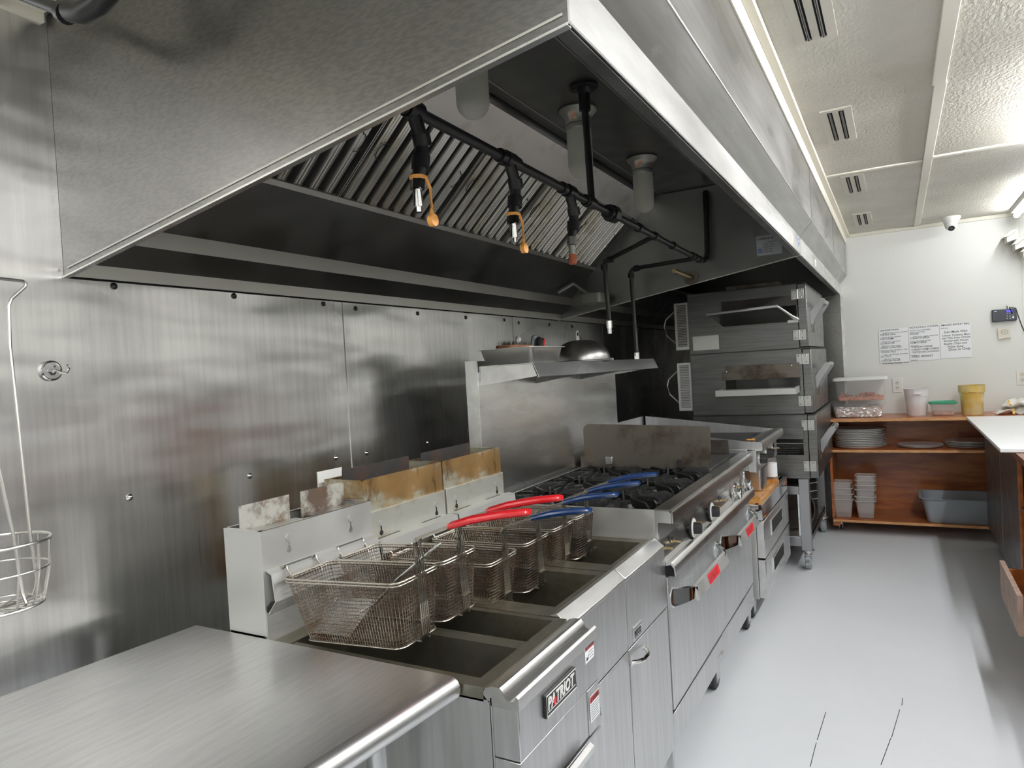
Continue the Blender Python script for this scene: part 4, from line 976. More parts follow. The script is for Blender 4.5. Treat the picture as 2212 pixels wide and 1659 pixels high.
MB().box(.90, 1.065, 2.79, 3.46, .640, .662).build('board', MAPLE, bdl, bev=.002); MB().box(.98, 1.062, 2.792, 2.80, .662, .675).build('end_cleat', MAPLE, bdl, bev=.001); MB().box(1.00, 1.06, 3.36, 3.46, .6622, .676).build('end_cleat', MAPLE, bdl, bev=.001)
gr = thing('countertop_griddle', (.62, 3.09, .64), 'raised countertop griddle with black knobs at the far end of the range', 'griddle')
GZ = .985
MB().box(.16, 1.02, 2.716, 3.46, .83, .945).build('body', STEEL, gr, bev=.002)
MB().box(.20, .98, 2.73, 3.45, .945, .962).build('plate', SOOT, gr, bev=.002)
m = MB().prism([(.22, .945), (1.06, .945), (1.075, .955), (1.075, .975), (1.05, GZ), (.92, 1.0), (.22, 1.08)], 'Y', 2.716, 2.722); m.prism([(.22, .945), (1.06, .945), (1.075, .955), (1.075, .975), (1.05, GZ), (.92, 1.0), (.22, 1.08)], 'Y', 3.45, 3.456); m.box(.20, .204, 2.716, 3.456, .945, 1.08)
m.build('splash', STEEL, gr, smooth=False)
MB().prism([(1.0, .945), (1.0, .975), (1.05, GZ), (1.085, GZ), (1.096, .978), (1.098, .965), (1.098, .945), (1.090, .935)], 'Y', 2.724, 3.50).build('front_nose', STEEL_BRIGHT, gr)
MB().box(1.02, 1.062, 2.73, 3.45, .82, .937).build('control_panel', STEEL, gr, bev=.002)
for (x, y) in ((.22, 2.76), (.22, 3.42), (.92, 2.76), (.92, 3.42)): MB().cyl((x, y, .6405 if x < .9 else .6625), (x, y, .83), .02, 12).build('foot', STEEL, gr)
for y, full in ((2.83, 1), (3.06, 1), (3.30, 0)):
    ko = MB().lathe([(.028, 0), (.036, 0), (.036, .006), (.028, .006)] if full else [(.030, 0), (.036, 0), (.036, .003), (.030, .003)], (1.0625, y, .882), 'X', 28).build('knob' if full else 'knob_bezel', CHROME, gr)
    if full: MB().lathe([(.001, .004), (.028, .004), (.028, .02), (.026, .038), (.001, .040)], (1.0625, y, .882), 'X', 20).build('grip', BLACK, ko)
    else:
        MB().cyl((1.0625, y, .882), (1.10, y, .882), .004, 8).build('bare_stem', CHROME, ko); MB().prism([(y-.003, .848), (y+.003, .848), (y+.003, .916), (y-.003, .916)], 'X', 1.063, 1.065).build('dial_bar', CHROME, ko)
MB().box(1.0, 1.04, 2.80, 2.86, .9862, .988).build('label', ORANGE, gr, smooth=False)
sp2 = tub(MB(), .975, 3.12, .12, .17, .135, .19, .6625, .80, .02, .006)
tag(sp2.build('steel_insert_pan', ALU, loc=(.975, 3.12, .6625)), 'deep stainless insert pan standing on the orange cutting board under the griddle', 'pan')
bo = thing('squeeze_bottle', (1.03, 3.40, .662), 'clear bottle with white printed label standing on the far end of the orange board', 'bottle')
MB().lathe([(.001, .677), (.030, .677), (.033, .683), (.033, .79), (.026, .81), (.013, .822), (.012, .835)], (1.03, 3.415, 0), 'Z', 24).build('body', CLEAR, bo)
MB().lathe([(.0335, .69), (.0338, .69), (.0338, .775), (.0335, .775)], (1.03, 3.415, 0), 'Z', 24).build('label', WHITEP, bo)
MB().lathe([(.001, .835), (.015, .835), (.015, .85), (.006, .856), (.004, .88), (.001, .88)], (1.03, 3.415, 0), 'Z', 16).build('cap', WHITE, bo)
MB().cyl((1.05, 3.415, .70), (1.064, 3.42, .70), .004, 6)

# ------------------------------------------------------------------ stacked conveyor ovens
OY0, OY1 = 3.82, 4.96
def oven(z0, z1, xf, label, tray_z, win, kind):
    """xf: front plane; win: (x0,x1,z0,z1) of the side opening"""
    t = thing('conveyor_oven', (.85, 4.39, z0), label, 'pizza oven', 'stacked conveyor ovens')
    xs = xf-.058            # seam between body and door slab
    wx0, wx1, wz0, wz1 = win
    b = MB(); b.box(.455, wx0, OY0, OY0+.004, z0, z1-.004); b.box(wx0, wx1, OY0, OY0+.004, z0, wz0); b.box(wx0, wx1, OY0, OY0+.004, wz1, z1-.004); b.box(wx1, xs, OY0, OY0+.004, z0, z1-.004)
    b.box(.455, xs, OY1-.004, OY1, z0, z1-.004); b.box(.455, .46, OY0+.004, OY1-.004, z0, z1-.004); b.box(.46, xs, OY0+.004, OY1-.004, z1-.012, z1-.004); b.box(.46, xs, OY0+.004, OY1-.004, z0+.001, z0+.006)
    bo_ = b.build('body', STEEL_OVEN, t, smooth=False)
    MB().strip([(.450, z1-.016), (.450, z1), (xf-.002, z1)], 'Y', OY0-.004, OY1, -.002).build('top_cap', STEEL_OVEN, t, smooth=False)
    # inside tunnel
    m = MB(); m.box(wx0-.02, wx1+.01, OY0+.35, OY0+.354, wz0-.01, wz1+.01); m.box(wx0-.02, wx1+.01, OY0+.004, OY0+.35, wz1+.002, wz1+.006); m.box(wx0-.02, wx1+.01, OY0+.004, OY0+.35, wz0-.006, wz0-.002); m.box(wx0-.006, wx0-.002, OY0+.004, OY0+.35, wz0, wz1); m.box(wx1+.001, wx1+.005, OY0+.004, OY0+.35, wz0, wz1)
    m.build('tunnel', STEEL_DARK, bo_, smooth=False)
    # front door slab, slightly proud of the body, with its return facing the camera
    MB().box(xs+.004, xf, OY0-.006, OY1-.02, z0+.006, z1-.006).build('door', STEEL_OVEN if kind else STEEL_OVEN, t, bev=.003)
    for zc in (z1-.072, z0+.085):
        h = MB(); h.box(xs-.034, xs+.001, OY0-.0095, OY0-.006, zc-.034, zc+.034); h.box(xs+.007, xs+.044, OY0-.0095, OY0-.006, zc-.034, zc+.034)
        h.cyl((xs+.004, OY0-.010, zc-.034), (xs+.004, OY0-.010, zc+.034), .0042, 10)
        ho_ = h.build('hinge', ALU, t, bev=.001)
        for x in (xs-.020, xs+.026):
            for dz in (-.021, .021): MB().lathe([(.0062, 0), (.0045, -.003), (.001, -.004)], (x, OY0-.0095, zc+dz), 'Y', 10).build('screw', CHROME, ho_)
    # lever handle on the front: two slanted arms and a cross grip
    zc = (z0+z1)/2+.02; yc = 4.14
    ha = MB().cyl((xf+.078, yc-.148, zc+.076), (xf+.078, yc+.148, zc+.076), .015, 16).build('handle', HANDM, t)
    for y in (yc-.15, yc+.15):
        MB().prism([(xf+.001, zc-.070), (xf+.001, zc+.005), (xf+.058, zc+.085), (xf+.072, zc+.098), (xf+.090, zc+.094), (xf+.100, zc+.078), (xf+.092, zc+.058), (xf+.040, zc-.020), (xf+.012, zc-.085)], 'Y', y-.002, y+.002).build('arm', HANDM, ha, bev=.0015)
    pl_ = MB().box(xf, xf+.0015, yc-.10, yc+.10, zc-.13, zc+.02).build('handle_plate', BROWNSTEEL, ha, smooth=False)
    # left louvred side box
    if kind < 2:
        lz0, lz1 = z0+.035, z1-.052
        lb_ = MB().box(.350, .452, OY0+.01, OY0+.12, lz0, lz1).build('louvre_box', STEEL_PALE, t, bev=.004)
        m = MB(); nl = 26; a0, a1 = lz0+.03, lz1-.02
        for k in range(nl):
            z = a0+(a1-a0)*k/(nl-1); m.box(.370, .436, OY0+.0085, OY0+.0105, z-.0035, z+.0030)
        m.build('louvre_slots', DARK, lb_, smooth=False)
        m = MB()
        for k in range(nl):
            z = a0+(a1-a0)*k/(nl-1); m.prism([(OY0+.010, z+.003), (OY0+.004, z-.001), (OY0+.010, z+.0045)], 'X', .368, .438)
        m.build('louvre_blades', STEEL_PALE, lb_, smooth=False)
        # wire loop guard further left
        zm = (z0+z1)/2-.01
        MB().tube([(.35, OY0+.07, zm-.13), (.27, OY0+.07, zm-.05), (.255, OY0+.07, zm+.01), (.268, OY0+.07, zm+.06), (.35, OY0+.07, zm+.13)], .005, 8).build('side_loop', STEEL_PALE, t)
    return t
OA = oven(1.486, 1.914, 1.240, 'topmost of the three stacked conveyor ovens, tray folded up, sooty window', 1.66, (.712, 1.176, 1.700, 1.832), 0)
OB = oven(1.046, 1.482, 1.252, 'middle conveyor oven of the stack with flat tray sticking out', 1.2, (.692, 1.176, 1.205, 1.335), 1)
OC = oven(.612, 1.042, 1.264, 'lowest conveyor oven of the stack, mesh belt visible in its window', .80, (.80, 1.176, .770, .877), 2)
# soot shield / flap over each opening
m = MB().box(.690, 1.182, OY0-.008, OY0-.001, 1.770, 1.838).build('shield', SCORCH if False else BURNT, OA, smooth=False)
m = MB().box(.700, 1.180, OY0-.012, OY0-.001, 1.320, 1.388); m.box(.672, 1.180, OY0-.014, OY0-.001, 1.290, 1.345); m.build('shield', BROWNSTEEL, OB, bev=.001)
for (x, z) in ((.705, 1.350), (1.13, 1.372)): MB().lathe([(.007, 0), (.004, -.004), (.001, -.004)], (x, OY0-.014, z), 'Y', 10).build('screw', CHROME, OB)
m = MB().box(.90, 1.182, OY0-.010, OY0-.001, .878, .96).build('shield', STEEL_OVEN, OC, bev=.001)
# mesh belt in the lowest window
MB().box(.80, 1.176, OY0+.03, OY0+.034, .842, .846).build('belt_bar', STEEL_PALE, OC, smooth=False)
m = MB()
for r in range(5):
    for c in range(20):
        x = .81+c*.0185; z = .778+r*.0135
        m.tube([(x, OY0+.02, z), (x+.009, OY0+.02, z+.008), (x+.018, OY0+.02, z)], .0011, 4, cap=False)
m.build('belt_mesh', CASTAL, OC)
MB().lathe([(.008, 0), (.006, -.004), (.001, -.005)], (.985, OY0+.01, .862), 'Y', 12).build('screw', CHROME, OC)
# trays: top one hinged up with underside towards the room, middle one flat
tr = MB(); x0, x1 = .600, 1.085
tr.add([(.640, 3.60, 1.748), (1.085, 3.60, 1.760), (1.165, OY0-.012, 1.668), (.700, OY0-.012, 1.668), (.640, 3.60, 1.744), (1.085, 3.60, 1.756), (1.165, OY0-.012, 1.664), (.700, OY0-.012, 1.664)],
    [(0,1,2,3),(7,6,5,4),(0,4,5,1),(1,5,6,2),(2,6,7,3),(3,7,4,0)])
to = tr.build('product_tray', STEEL_DARK, OA, smooth=False)
m = MB().tube([(.635, 3.597, 1.746), (1.088, 3.597, 1.760)], .009, 10); m.tube([(1.088, 3.597, 1.758), (1.150, 3.74, 1.700), (1.188, 3.78, 1.672)], .007, 8); m.box(1.12, 1.186, 3.79, 3.812, 1.655, 1.690)
m.build('tray_rim', STEEL_PALE, to)
m = MB().box(.672, 1.168, OY0-.22, OY0-.005, 1.222, 1.226); m.box(.668, 1.172, OY0-.224, OY0-.218, 1.190, 1.228); m.box(.668, .672, OY0-.22, OY0-.005, 1.196, 1.230); m.box(1.168, 1.172, OY0-.22, OY0-.005, 1.190, 1.236)
m.build('product_tray', STEEL_PALE, OB, smooth=False)
MB().box(.70, 1.05, OY0-.006, OY0-.001, 1.652, 1.680).build('lower_rail', STEEL_DARK, OA, smooth=False)
MB().box(.478, .660, OY0-.0012, OY0-.0004, 1.512, 1.612).build('sticker_residue', PALELAB, OA, smooth=False)
# rolled steel sheet lying on top
MB().box(.72, 1.08, OY0+.03, OY0+.10, 1.9145, 1.945).build('top_bar', BROWNSTEEL, OA, bev=.003)
# stand
sn = thing('oven_stand', (.82, 4.39, 0), 'square-tube steel stand on casters carrying the three stacked ovens', 'stand')
for (x, y) in ((1.165, 3.845), (1.165, 4.925), (.50, 3.845), (.50, 4.925)):
    MB().box(x-.032, x+.032, y-.032, y+.032, .128, .6095).build('leg', HANDM, sn, bev=.002)
    caster(sn, x+.005, y, .128, .052, GREYP, STEEL, .036, brake=(y < 4 and x > 1))
m = MB().box(.532, 1.133, 3.832, 3.858, .150, .215); m.box(.532, 1.133, 3.832, 3.858, .50, .555); m.build('cross_bar', HANDM, sn, bev=.002)
m = MB().box(.50, 1.192, 3.862, 4.96, .205, .212); m.box(1.186, 1.192, 3.88, 4.89, .17, .212); m.build('shelf', STEEL_DARK, sn, bev=.001)
MB().box(1.118, 1.134, 3.852, 3.860, .20, .50).build('guide', CHROME, sn)
wr = thing('wire_rack', (1.05, 4.70, .212), 'bent wire rack standing on the lower shelf of the oven stand', 'rack')
m = MB()
for k in range(5):
    z = .33+.062*k
    m.tube([(.80, 4.60, z+.01), (1.11, 4.54, z), (1.17, 4.62, z), (1.15, 4.82, z+.006), (.82, 4.84, z+.01)], .0035, 6)
for (x, y) in ((.80, 4.60), (1.11, 4.54), (1.17, 4.62), (1.15, 4.82), (.82, 4.84)): m.cyl((x, y, .212), (x, y, .60), .0035, 6)
m.build('wires', WIREC, wr)
def pizza_pan(R, H, m_, label, loc, group, rot=None, rim=.006):
    p = MB().lathe([(.001, 0), (R*.86, 0), (R*.90, .002), (R-.004, H-.002), (R+rim, H), (R+rim, H-.0025), (R-.001, H-.004), (R*.90+.002, -.0005), (.001, -.0016)][::-1], (0, 0, .0016), 'Z', 56)
    o_ = p.build('pizza_pan', m_, loc=(0, 0, 0)); o_.location = loc
    if rot: o_.rotation_euler = rot
    return tag(o_, label, 'pizza pan', group)
def copyone(o_, loc, label=None, rot=None):
    c = o_.copy(); COL.objects.link(c); c.location = loc
    for ch in o_.children:
        d = ch.copy(); COL.objects.link(d); d.parent = c
    if label: c['label'] = label
    if rot is not None: c.rotation_euler = rot
    return c
G1 = 'seasoned pans stored under the ovens'
stackl = 'dark seasoned round pan in the low stack under the ovens'
pp = pizza_pan(.15, .034, NIGHTPAN, stackl+', lowest', (1.01, 4.35, .214), G1)
for k, (dz, l) in enumerate(((.026, 'second from the bottom'), (.052, 'third from the bottom'), (.080, 'fourth from the bottom'), (.108, 'on top'))):
    copyone(pp, (1.01+.006*(k % 2), 4.35-.008*(k % 3), .214+dz), stackl+', '+l)
copyone(pp, (1.05, 4.03, .362), 'large dark seasoned pan standing on edge behind the near oven leg', (PI/2-.06, 0, .45))
copyone(pp, (.80, 3.93, .362), 'dark speckled pan standing on edge inside the oven stand, left of the near leg', (PI/2-.04, 0, .02))

# ------------------------------------------------------------------ wooden shelf unit on the back wall
SX0, SX1, SY0, SY1 = 1.245, 2.395, 4.90, 5.392
su = thing('shelf_unit', (1.8, 5.15, 0), 'low brown plywood shelf unit on casters against the back wall', 'shelf unit')
def board(nm, *a, m_=WOODR):
    o_ = MB().box(*a).build(nm, m_, su, bev=.0015); return o_
board('top_board', SX0-.02, 2.70, SY0, SY1, .890, .912); MB().box(SX0-.02, 2.70, SY0-.003, SY0, .890, .912).build('front_edge', WOODE, su, bev=.001)
board('shelf_board', SX0-.02, 2.355, SY0+.002, SY1-.02, .648, .668); MB().box(SX0-.02, 2.355, SY0-.001, SY0+.002, .648, .668).build('front_edge', WOODE, su, bev=.001)
board('bottom_board', SX0, 2.36, SY0+.002, SY1-.02, .092, .112); MB().box(SX0, 2.36, SY0-.001, SY0+.002, .092, .112).build('front_edge', WOODE, su, bev=.001)
board('back_board', SX0, 2.38, SY1-.02, SY1, .06, .890, m_=WOODR)
board('side_board', SX0-.005, SX0+.013, SY0+.02, SY1-.02, .112, .648); board('side_board', SX0-.005, SX0+.013, SY0+.02, SY1-.02, .668, .890)
board('side_board', 2.357, 2.377, SY0+.01, SY1-.02, .06, .890, m_=WOODD)
board('bracket', 2.30, 2.357, SY0+.004, SY0+.022, .626, .648); board('foot_block', SX0, SX0+.05, SY0+.005, SY0+.06, .060, .092); board('foot_block', 2.31, 2.39, SY0+.002, SY0+.07, .060, .15 if False else .092)
for (x, y) in ((1.29, 5.05), (2.345, 4.945), (1.29, 5.34), (2.345, 5.34)): caster(su, x, y, .060, .023, BLACKR, STEEL, .018)
# pans on the middle shelf
G2 = 'bright pizza pans on the left of the middle shelf'
ap = pizza_pan(.186, .016, PANM, 'bottom pan of the tall bright pizza pan stack on the middle shelf', (1.455, 5.115, .6685), G2, rim=.005)
for k in range(10):
    copyone(ap, (1.455+random.uniform(-.006, .006), 5.115+random.uniform(-.006, .006), .6685+.0138*(k+1)),
        'pizza pan %s in the tall bright stack on the middle shelf' % ('second', 'third', 'fourth', 'fifth', 'sixth', 'seventh', 'eighth', 'ninth', 'tenth', 'topmost')[k]+(' from the bottom' if k < 9 else ''))
G3 = 'two pizza pans at the centre of the middle shelf'
bp_ = pizza_pan(.150, .012, PANM, 'lower pizza pan of the low pair at the centre of the middle shelf', (1.875, 5.13, .6685), G3)
copyone(bp_, (1.873, 5.128, .6785), 'upper pizza pan of the low pair at the centre of the middle shelf')['group'] = G3
G4 = 'pizza pans at the right of the middle shelf'
for k in range(4):
    c_ = copyone(bp_, (2.192+random.uniform(-.004, .004), 5.14, .6685+.0125*k), 'pizza pan in the small right hand stack, %s' % ('bottom one', 'second up', 'third up', 'top one')[k]); c_['group'] = G4
# clear tubs at lower left
def ctub(x, y, z0, w0, w1, h, m_, label, group, ribs=1):
    m = MB(); tub(m, x, y, w0, w0*1.0, w1, w1*1.0, z0, z0+h, .014, .007, .0016)
    o_ = m.build('storage_tub', m_, loc=(x, y, z0))
    MB().loft([rrect(x, y, w1+.016, w1+.016, .02, z0+h-.004), rrect(x, y, w1+.016, w1+.016, .02, z0+h+.0005), rrect(x, y, w1-.003, w1-.003, .02, z0+h+.0005), rrect(x, y, w1-.003, w1-.003, .02, z0+h-.004)], False, False, True).build('rim', CLEARR, o_)
    return tag(o_, label, 'food container', group)
G5 = 'nested clear food tubs on the bottom board'
t0 = ctub(1.315, 5.03, .1125, .115, .150, .150, CLEARB, 'clear square tub at the bottom of the left nested stack under the shelves', G5)
for k, l in enumerate(('second', 'third', 'topmost')): copyone(t0, (1.315-.004*k, 5.03, .1125+.045*(k+1)), 'clear square tub, %s of the left nested stack' % l)
t1 = ctub(1.478, 5.03, .1125, .110, .138, .140, CLEARB, 'clear tub at the bottom of the taller right nested stack under the shelves', G5)
for k, l in enumerate(('second', 'third', 'fourth', 'fifth', 'topmost')): copyone(t1, (1.478+.002*k, 5.03, .1125+.036*(k+1)+.02*(k > 0)), 'clear tub, %s of the taller nested stack' % l)
# grey bus tub
bt_ = MB(); tub(bt_, 2.115, 5.10, .435, .33, .505, .39, .1125, .300, .05, .016, .004, 8)
tag(bt_.build('bus_tub', GREYP, loc=(2.115, 5.10, .1125)), 'grey rectangular bus tub on the bottom board of the shelf unit', 'tub')
# on the top board
ZT_ = .9125
fb1 = thing('food_box', (1.455, 5.15, ZT_), 'clear lidded box full of crumpled foil, lower of the two on the left', 'food container')
m = MB(); tub(m, 1.455, 5.15, .340, .25, .385, .29, ZT_, ZT_+.115, .025, .010, .002); m.build('box', CLEAR, fb1)
m = MB(); secs = []
for k in range(9):
    z = ZT_+.005+.010*k; q = [perim(u/72, 1.455-.165-.0011*k, 1.455+.165+.0011*k, .240+.0022*k, .02) for u in range(72)]
    secs.append([(a+random.uniform(-.0055, .0035), 5.15+b+random.uniform(-.0035, .0055)*(1 if b < 0 else -1), z+random.uniform(-.003, .003)) for a, b in q])
m.loft(secs); fo = m.build('foil', FOIL, fb1, smooth=False)
m = MB(); m.loft([rrect(1.455, 5.15, .415, .315, .03, ZT_+.1155), rrect(1.455, 5.15, .415, .315, .03, ZT_+.124), rrect(1.455, 5.15, .36, .26, .03, ZT_+.128), rrect(1.455, 5.15, .36, .26, .03, ZT_+.134)]); m.build('lid', CLEAR, fb1)
fb2 = thing('food_box', (1.475, 5.15, ZT_+.135), 'clear box with white lid and pepperoni slices, upper of the two on the left', 'food container')
zb = ZT_+.1345
m = MB(); tub(m, 1.475, 5.15, .335, .24, .360, .27, zb, zb+.160, .025, .006, .002); m.build('box', CLEAR, fb2)
m = MB()
for k in range(110):
    x = 1.475+random.uniform(-.145, .145); y = 5.15+random.uniform(-.10, .10); z = zb+.006+random.uniform(0, .050)*(.7+.3*math.sin(x*30))
    M = Matrix.Translation((x, y, z)) @ Matrix.Rotation(random.uniform(-1.1, 1.1), 4, 'X') @ Matrix.Rotation(random.uniform(-1.1, 1.1), 4, 'Y')
    d = MB().lathe([(.001, -.001), (.017, -.001), (.018, .001), (.001, .0012)], (0, 0, 0), 'Z', 12); d.xf(M); m.join(d)
m.loft([rrect(1.475, 5.15, .325, .23, .02, zb+.003), rrect(1.475, 5.15, .33, .235, .02, zb+.028)])
tag(m.build('pepperoni', MEAT, fb2), kind='stuff')
m = MB(); m.loft([rrect(1.475, 5.15, .392, .30, .03, zb+.1605), rrect(1.475, 5.15, .397, .305, .03, zb+.166), rrect(1.475, 5.15, .392, .30, .03, zb+.180), rrect(1.475, 5.15, .35, .26, .03, zb+.184)]); m.build('lid', WHITE, fb2)
bkx = thing('plastic_bucket', (1.865, 5.15, ZT_), 'plain white plastic bucket with small side grip on the top board', 'bucket')
MB().lathe([(.001, 0), (.066, 0), (.068, .004), (.079, .150), (.083, .152), (.085, .205), (.088, .207), (.088, .212), (.082, .212), (.081, .15), (.066, .008), (.001, .006)], (1.865, 5.15, ZT_), 'Z', 40).build('body', MILKY, bkx)
MB().box(1.845, 1.895, 5.058, 5.070, ZT_+.165, ZT_+.180).build('grip', MILKY, bkx, bev=.004)
gb = thing('food_box', (2.037, 5.15, ZT_), 'small clear container with green lid on the top board', 'food container')
m = MB(); tub(m, 2.037, 5.15, .142, .13, .162, .15, ZT_, ZT_+.088, .018, .005, .002); m.build('box', CLEARB, gb)
MB().loft([rrect(2.037, 5.15, .132, .12, .015, ZT_+.004), rrect(2.037, 5.15, .138, .125, .015, ZT_+.028)]).build('contents', MEAT, gb)
m = MB(); m.loft([rrect(2.037, 5.15, .184, .17, .02, ZT_+.0885), rrect(2.037, 5.15, .186, .172, .02, ZT_+.092), rrect(2.037, 5.15, .184, .17, .02, ZT_+.104), rrect(2.037, 5.15, .168, .154, .02, ZT_+.105), rrect(2.037, 5.15, .160, .146, .02, ZT_+.098)]); m.build('lid', GREEN, gb)
yb_ = thing('plastic_bucket', (2.228, 5.15, ZT_), 'round translucent yellow-stained bucket on the top board', 'bucket')
MB().lathe([(.001, 0), (.068, 0), (.069, .004), (.078, .165), (.086, .168), (.088, .222), (.091, .224), (.083, .224), (.080, .168), (.067, .008), (.001, .006)], (2.228, 5.15, ZT_), 'Z', 40).build('body', YELLOWP, yb_)
MB().box(2.205, 2.25, 5.055, 5.066, ZT_+.17, ZT_+.186).build('grip', YELLOWP, yb_, bev=.004)
# folded striped towels
def cloth(x0, x1, y0, y1, z, h, seed, fold):
    rnd = random.Random(seed); nx, ny = 26, 14; V = []; F = []
    ph = [rnd.uniform(0, 6) for _ in range(6)]
    def hh(u, v): return z+h*(.45+.25*math.sin(u*7+ph[0]+v*3)+.2*math.sin(u*15+ph[1]-v*5)+.12*math.sin(v*11+ph[2]))*(min(1, 5*u+.15)*min(1, 5*(1-u)+.2))
    for s in (0, 1):
        for j in range(ny+1):
            for i in range(nx+1):
                u, v = i/nx, j/ny
                x = x0+(x1-x0)*u+.012*math.sin(v*9+ph[3]); y = y0+(y1-y0)*v+.012*math.sin(u*10+ph[4])
                V.append((x, y, hh(u, v) if s else max(z, hh(u, v)-.008-.5*h*0)))
    W_ = (nx+1)*(ny+1)
    for j in range(ny):
        for i in range(nx):
            a = j*(nx+1)+i; F += [(a, a+nx+1, a+nx+2, a+1), (W_+a, W_+a+1, W_+a+nx+2, W_+a+nx+1)]
    for i in range(nx): F += [(i, i+1, W_+i+1, W_+i), (ny*(nx+1)+i+1, ny*(nx+1)+i, W_+ny*(nx+1)+i, W_+ny*(nx+1)+i+1)]
    for j in range(ny): F += [((j+1)*(nx+1), j*(nx+1), W_+j*(nx+1), W_+(j+1)*(nx+1)), (j*(nx+1)+nx, (j+1)*(nx+1)+nx, W_+(j+1)*(nx+1)+nx, W_+j*(nx+1)+nx)]
    m = MB().add(V, F); return m, hh
def towel(x0, x1, y0, y1, z, h, seed, label, s0):
    m, hh = cloth(x0, x1, y0, y1, z, h, seed, 0); o_ = m.build('kitchen_towel', CLOTH, loc=((x0+x1)/2, (y0+y1)/2, z))
    tag(o_, label, 'towel', 'folded kitchen towels on the top board')
    st_ = MB(); n_ = 18; V = []
    for j in range(n_+1):
        v = j/n_*.9+.02
        for u in (s0, s0+.05):
            V.append((x0+(x1-x0)*u, y0+(y1-y0)*v, hh(u, v)+.0035))
    st_.add(V, [(2*j, 2*j+2, 2*j+3, 2*j+1) for j in range(n_)])
    st_.add([(x0+(x1-x0)*s0, y0-.004, z+.004), (x0+(x1-x0)*(s0+.05), y0-.004, z+.004), (x0+(x1-x0)*(s0+.05), y0+.02, hh(s0, 0)+.004), (x0+(x1-x0)*s0, y0+.02, hh(s0, 0)+.004)], [(0, 1, 2, 3)])
    st_.build('stripe', YELL, o_)
towel(2.375, 2.66, 5.06, 5.30, ZT_+.001, .060, 3, 'lower white towel with yellow stripes crumpled at the right end of the top board', .32)
towel(2.43, 2.66, 5.10, 5.32, ZT_+.055, .060, 9, 'upper white towel with yellow stripe crumpled on the lower towel', .12)

# ------------------------------------------------------------------ on the back wall
def outlet(xc, zc, label):
    t = thing('power_outlet', (xc, YB, zc-.06), label, 'outlet', 'duplex outlets on the back wall')
    p = MB().box(xc-.036, xc+.036, YB-.006, YB-.0005, zc-.060, zc+.060).build('cover_plate', WHITE, t, bev=.003)
    for dz in (-.020, .020):
        f_ = MB().lathe([(.001, -.0075), (.016, -.0075), (.0165, -.006), (.001, -.006)], (xc, YB, zc+dz), 'Y', 20).build('socket', NOTE, t)
        m = MB()
        for dx in (-.0065, .0065): m.box(xc+dx-.0012, xc+dx+.0012, YB-.0082, YB-.0076, zc+dz+.0, zc+dz+.009)
        m.box(xc-.002, xc+.002, YB-.0082, YB-.0076, zc+dz-.009, zc+dz-.005); m.build('slots', INK, f_, smooth=False)
    return t
outlet(1.738, 1.142, 'white duplex outlet on the back wall above the white bucket')
outlet(2.575, 1.170, 'white duplex outlet cut by the right edge of the photo')
def paper(xc, z0, z1, w_, rot, label, lines, size):
    t = MB().box(xc-w_/2, xc+w_/2, YB-.0035, YB-.0025, z0, z1).build('menu_sheet', WHITEP, smooth=False, loc=(xc, YB-.003, z0))
    tag(t, label, 'paper sheet', 'handwritten menu sheets taped to the back wall')
    c_, s_ = math.cos(rot), math.sin(rot); y = z1-size*1.05; k = 0
    for (s, sc, dx) in lines:
        text('handwriting', s, size*sc, INK, t, (xc-w_/2+.008+dx, YB-.0037, y), (1, 0, .012), (0, 0, 1), ext=.0001, shear=.1, bold=.00024 if sc > .9 else .00014, sx=1.0, maxw=w_-.014-dx)
        y -= size*1.08*max(.8, sc) if sc < 1.5 else size*1.3
    for (x, z) in ((xc-w_/2, z1-.01), (xc-w_/2, z0+.008), (xc+w_/2, z1-.008)): MB().box(x-.012, x+.012, YB-.0022, YB-.0018, z-.010, z+.010)
    return t
A1 = [('GRINDERTOWN', 1, 0), ('pepperoni, ham, turkey, provolone', .72, .02), ('THE BIG DEAL', 1, 0), ('capicola, burger, american', .72, .01), ('THE CHAMP', 1, 0), ('capicola, ham, provolone', .72, .01),
      ('CLUBHOUSE', 1, 0), ('sliced ham, turkey, bacon', .72, .01), ('CRAZY CHEATERS', 1, 0), ('cheese w/ a twist (Sausage) no dogs', .72, 0), ('TOWN ITALY', 1, 0), ('Salami, ham, Bologna, Provolone', .72, .02),
      ('LIL ITALY', 1, 0), ('Capicola, Soppressata', .72, .02), ('CHICKEN KILLER', 1, 0), ('Crispy chicken, hot pepper, cheese', .72, .01)]
A2 = [('NICE BUFFALO CHICKEN', 1.1, 0), ('chicken, homemade buffalo', .75, .0), ('Sauce (no dressing)', .75, 0), ('VEGGIE', 1.05, 0), ('onion, green pepper, mushroom', .75, .02), ('STEAK+CHEESE', 1.1, 0), ('onion, green pepp no mayo', .75, .0),
      ('HAM+CHEESE', 1.05, 0), ('swiss, ham', .75, 0), ('TURKEY+CHEESE', 1.1, .004), ('TURKEY+HAM+CHEESE', 1.1, .004), ('CHICKEN BACON RANCH', 1.1, .008), ('no mayo', .7, .0), ('FRIED BRISKET', 1.3, .006), ('half only', .75, .0)]
A3 = [('SMOKED BRISKET BBQ', 1.0, 0), ('half only', .7, .0), ('', .8, 0), ('Subs Made With', 1.15, .02), ('Lettuce, Tomatoes, Mayo', 1.0, .008), ('and Thin Swiss Cheese', 1.0, .006), ('Served with House', 1.05, .016), ('Kettle Chips and', 1.1, .018), ('Pickle Spear', 1.1, .04), ('Dine in Only', 1.4, .045)]
paper(1.727, 1.333, 1.614, .213, 0, 'left handwritten menu sheet taped to the back wall, most lines of text', A1, .0185)
paper(1.943, 1.338, 1.620, .213, 0, 'middle handwritten menu sheet, its last line a large fried brisket', A2, .0178)
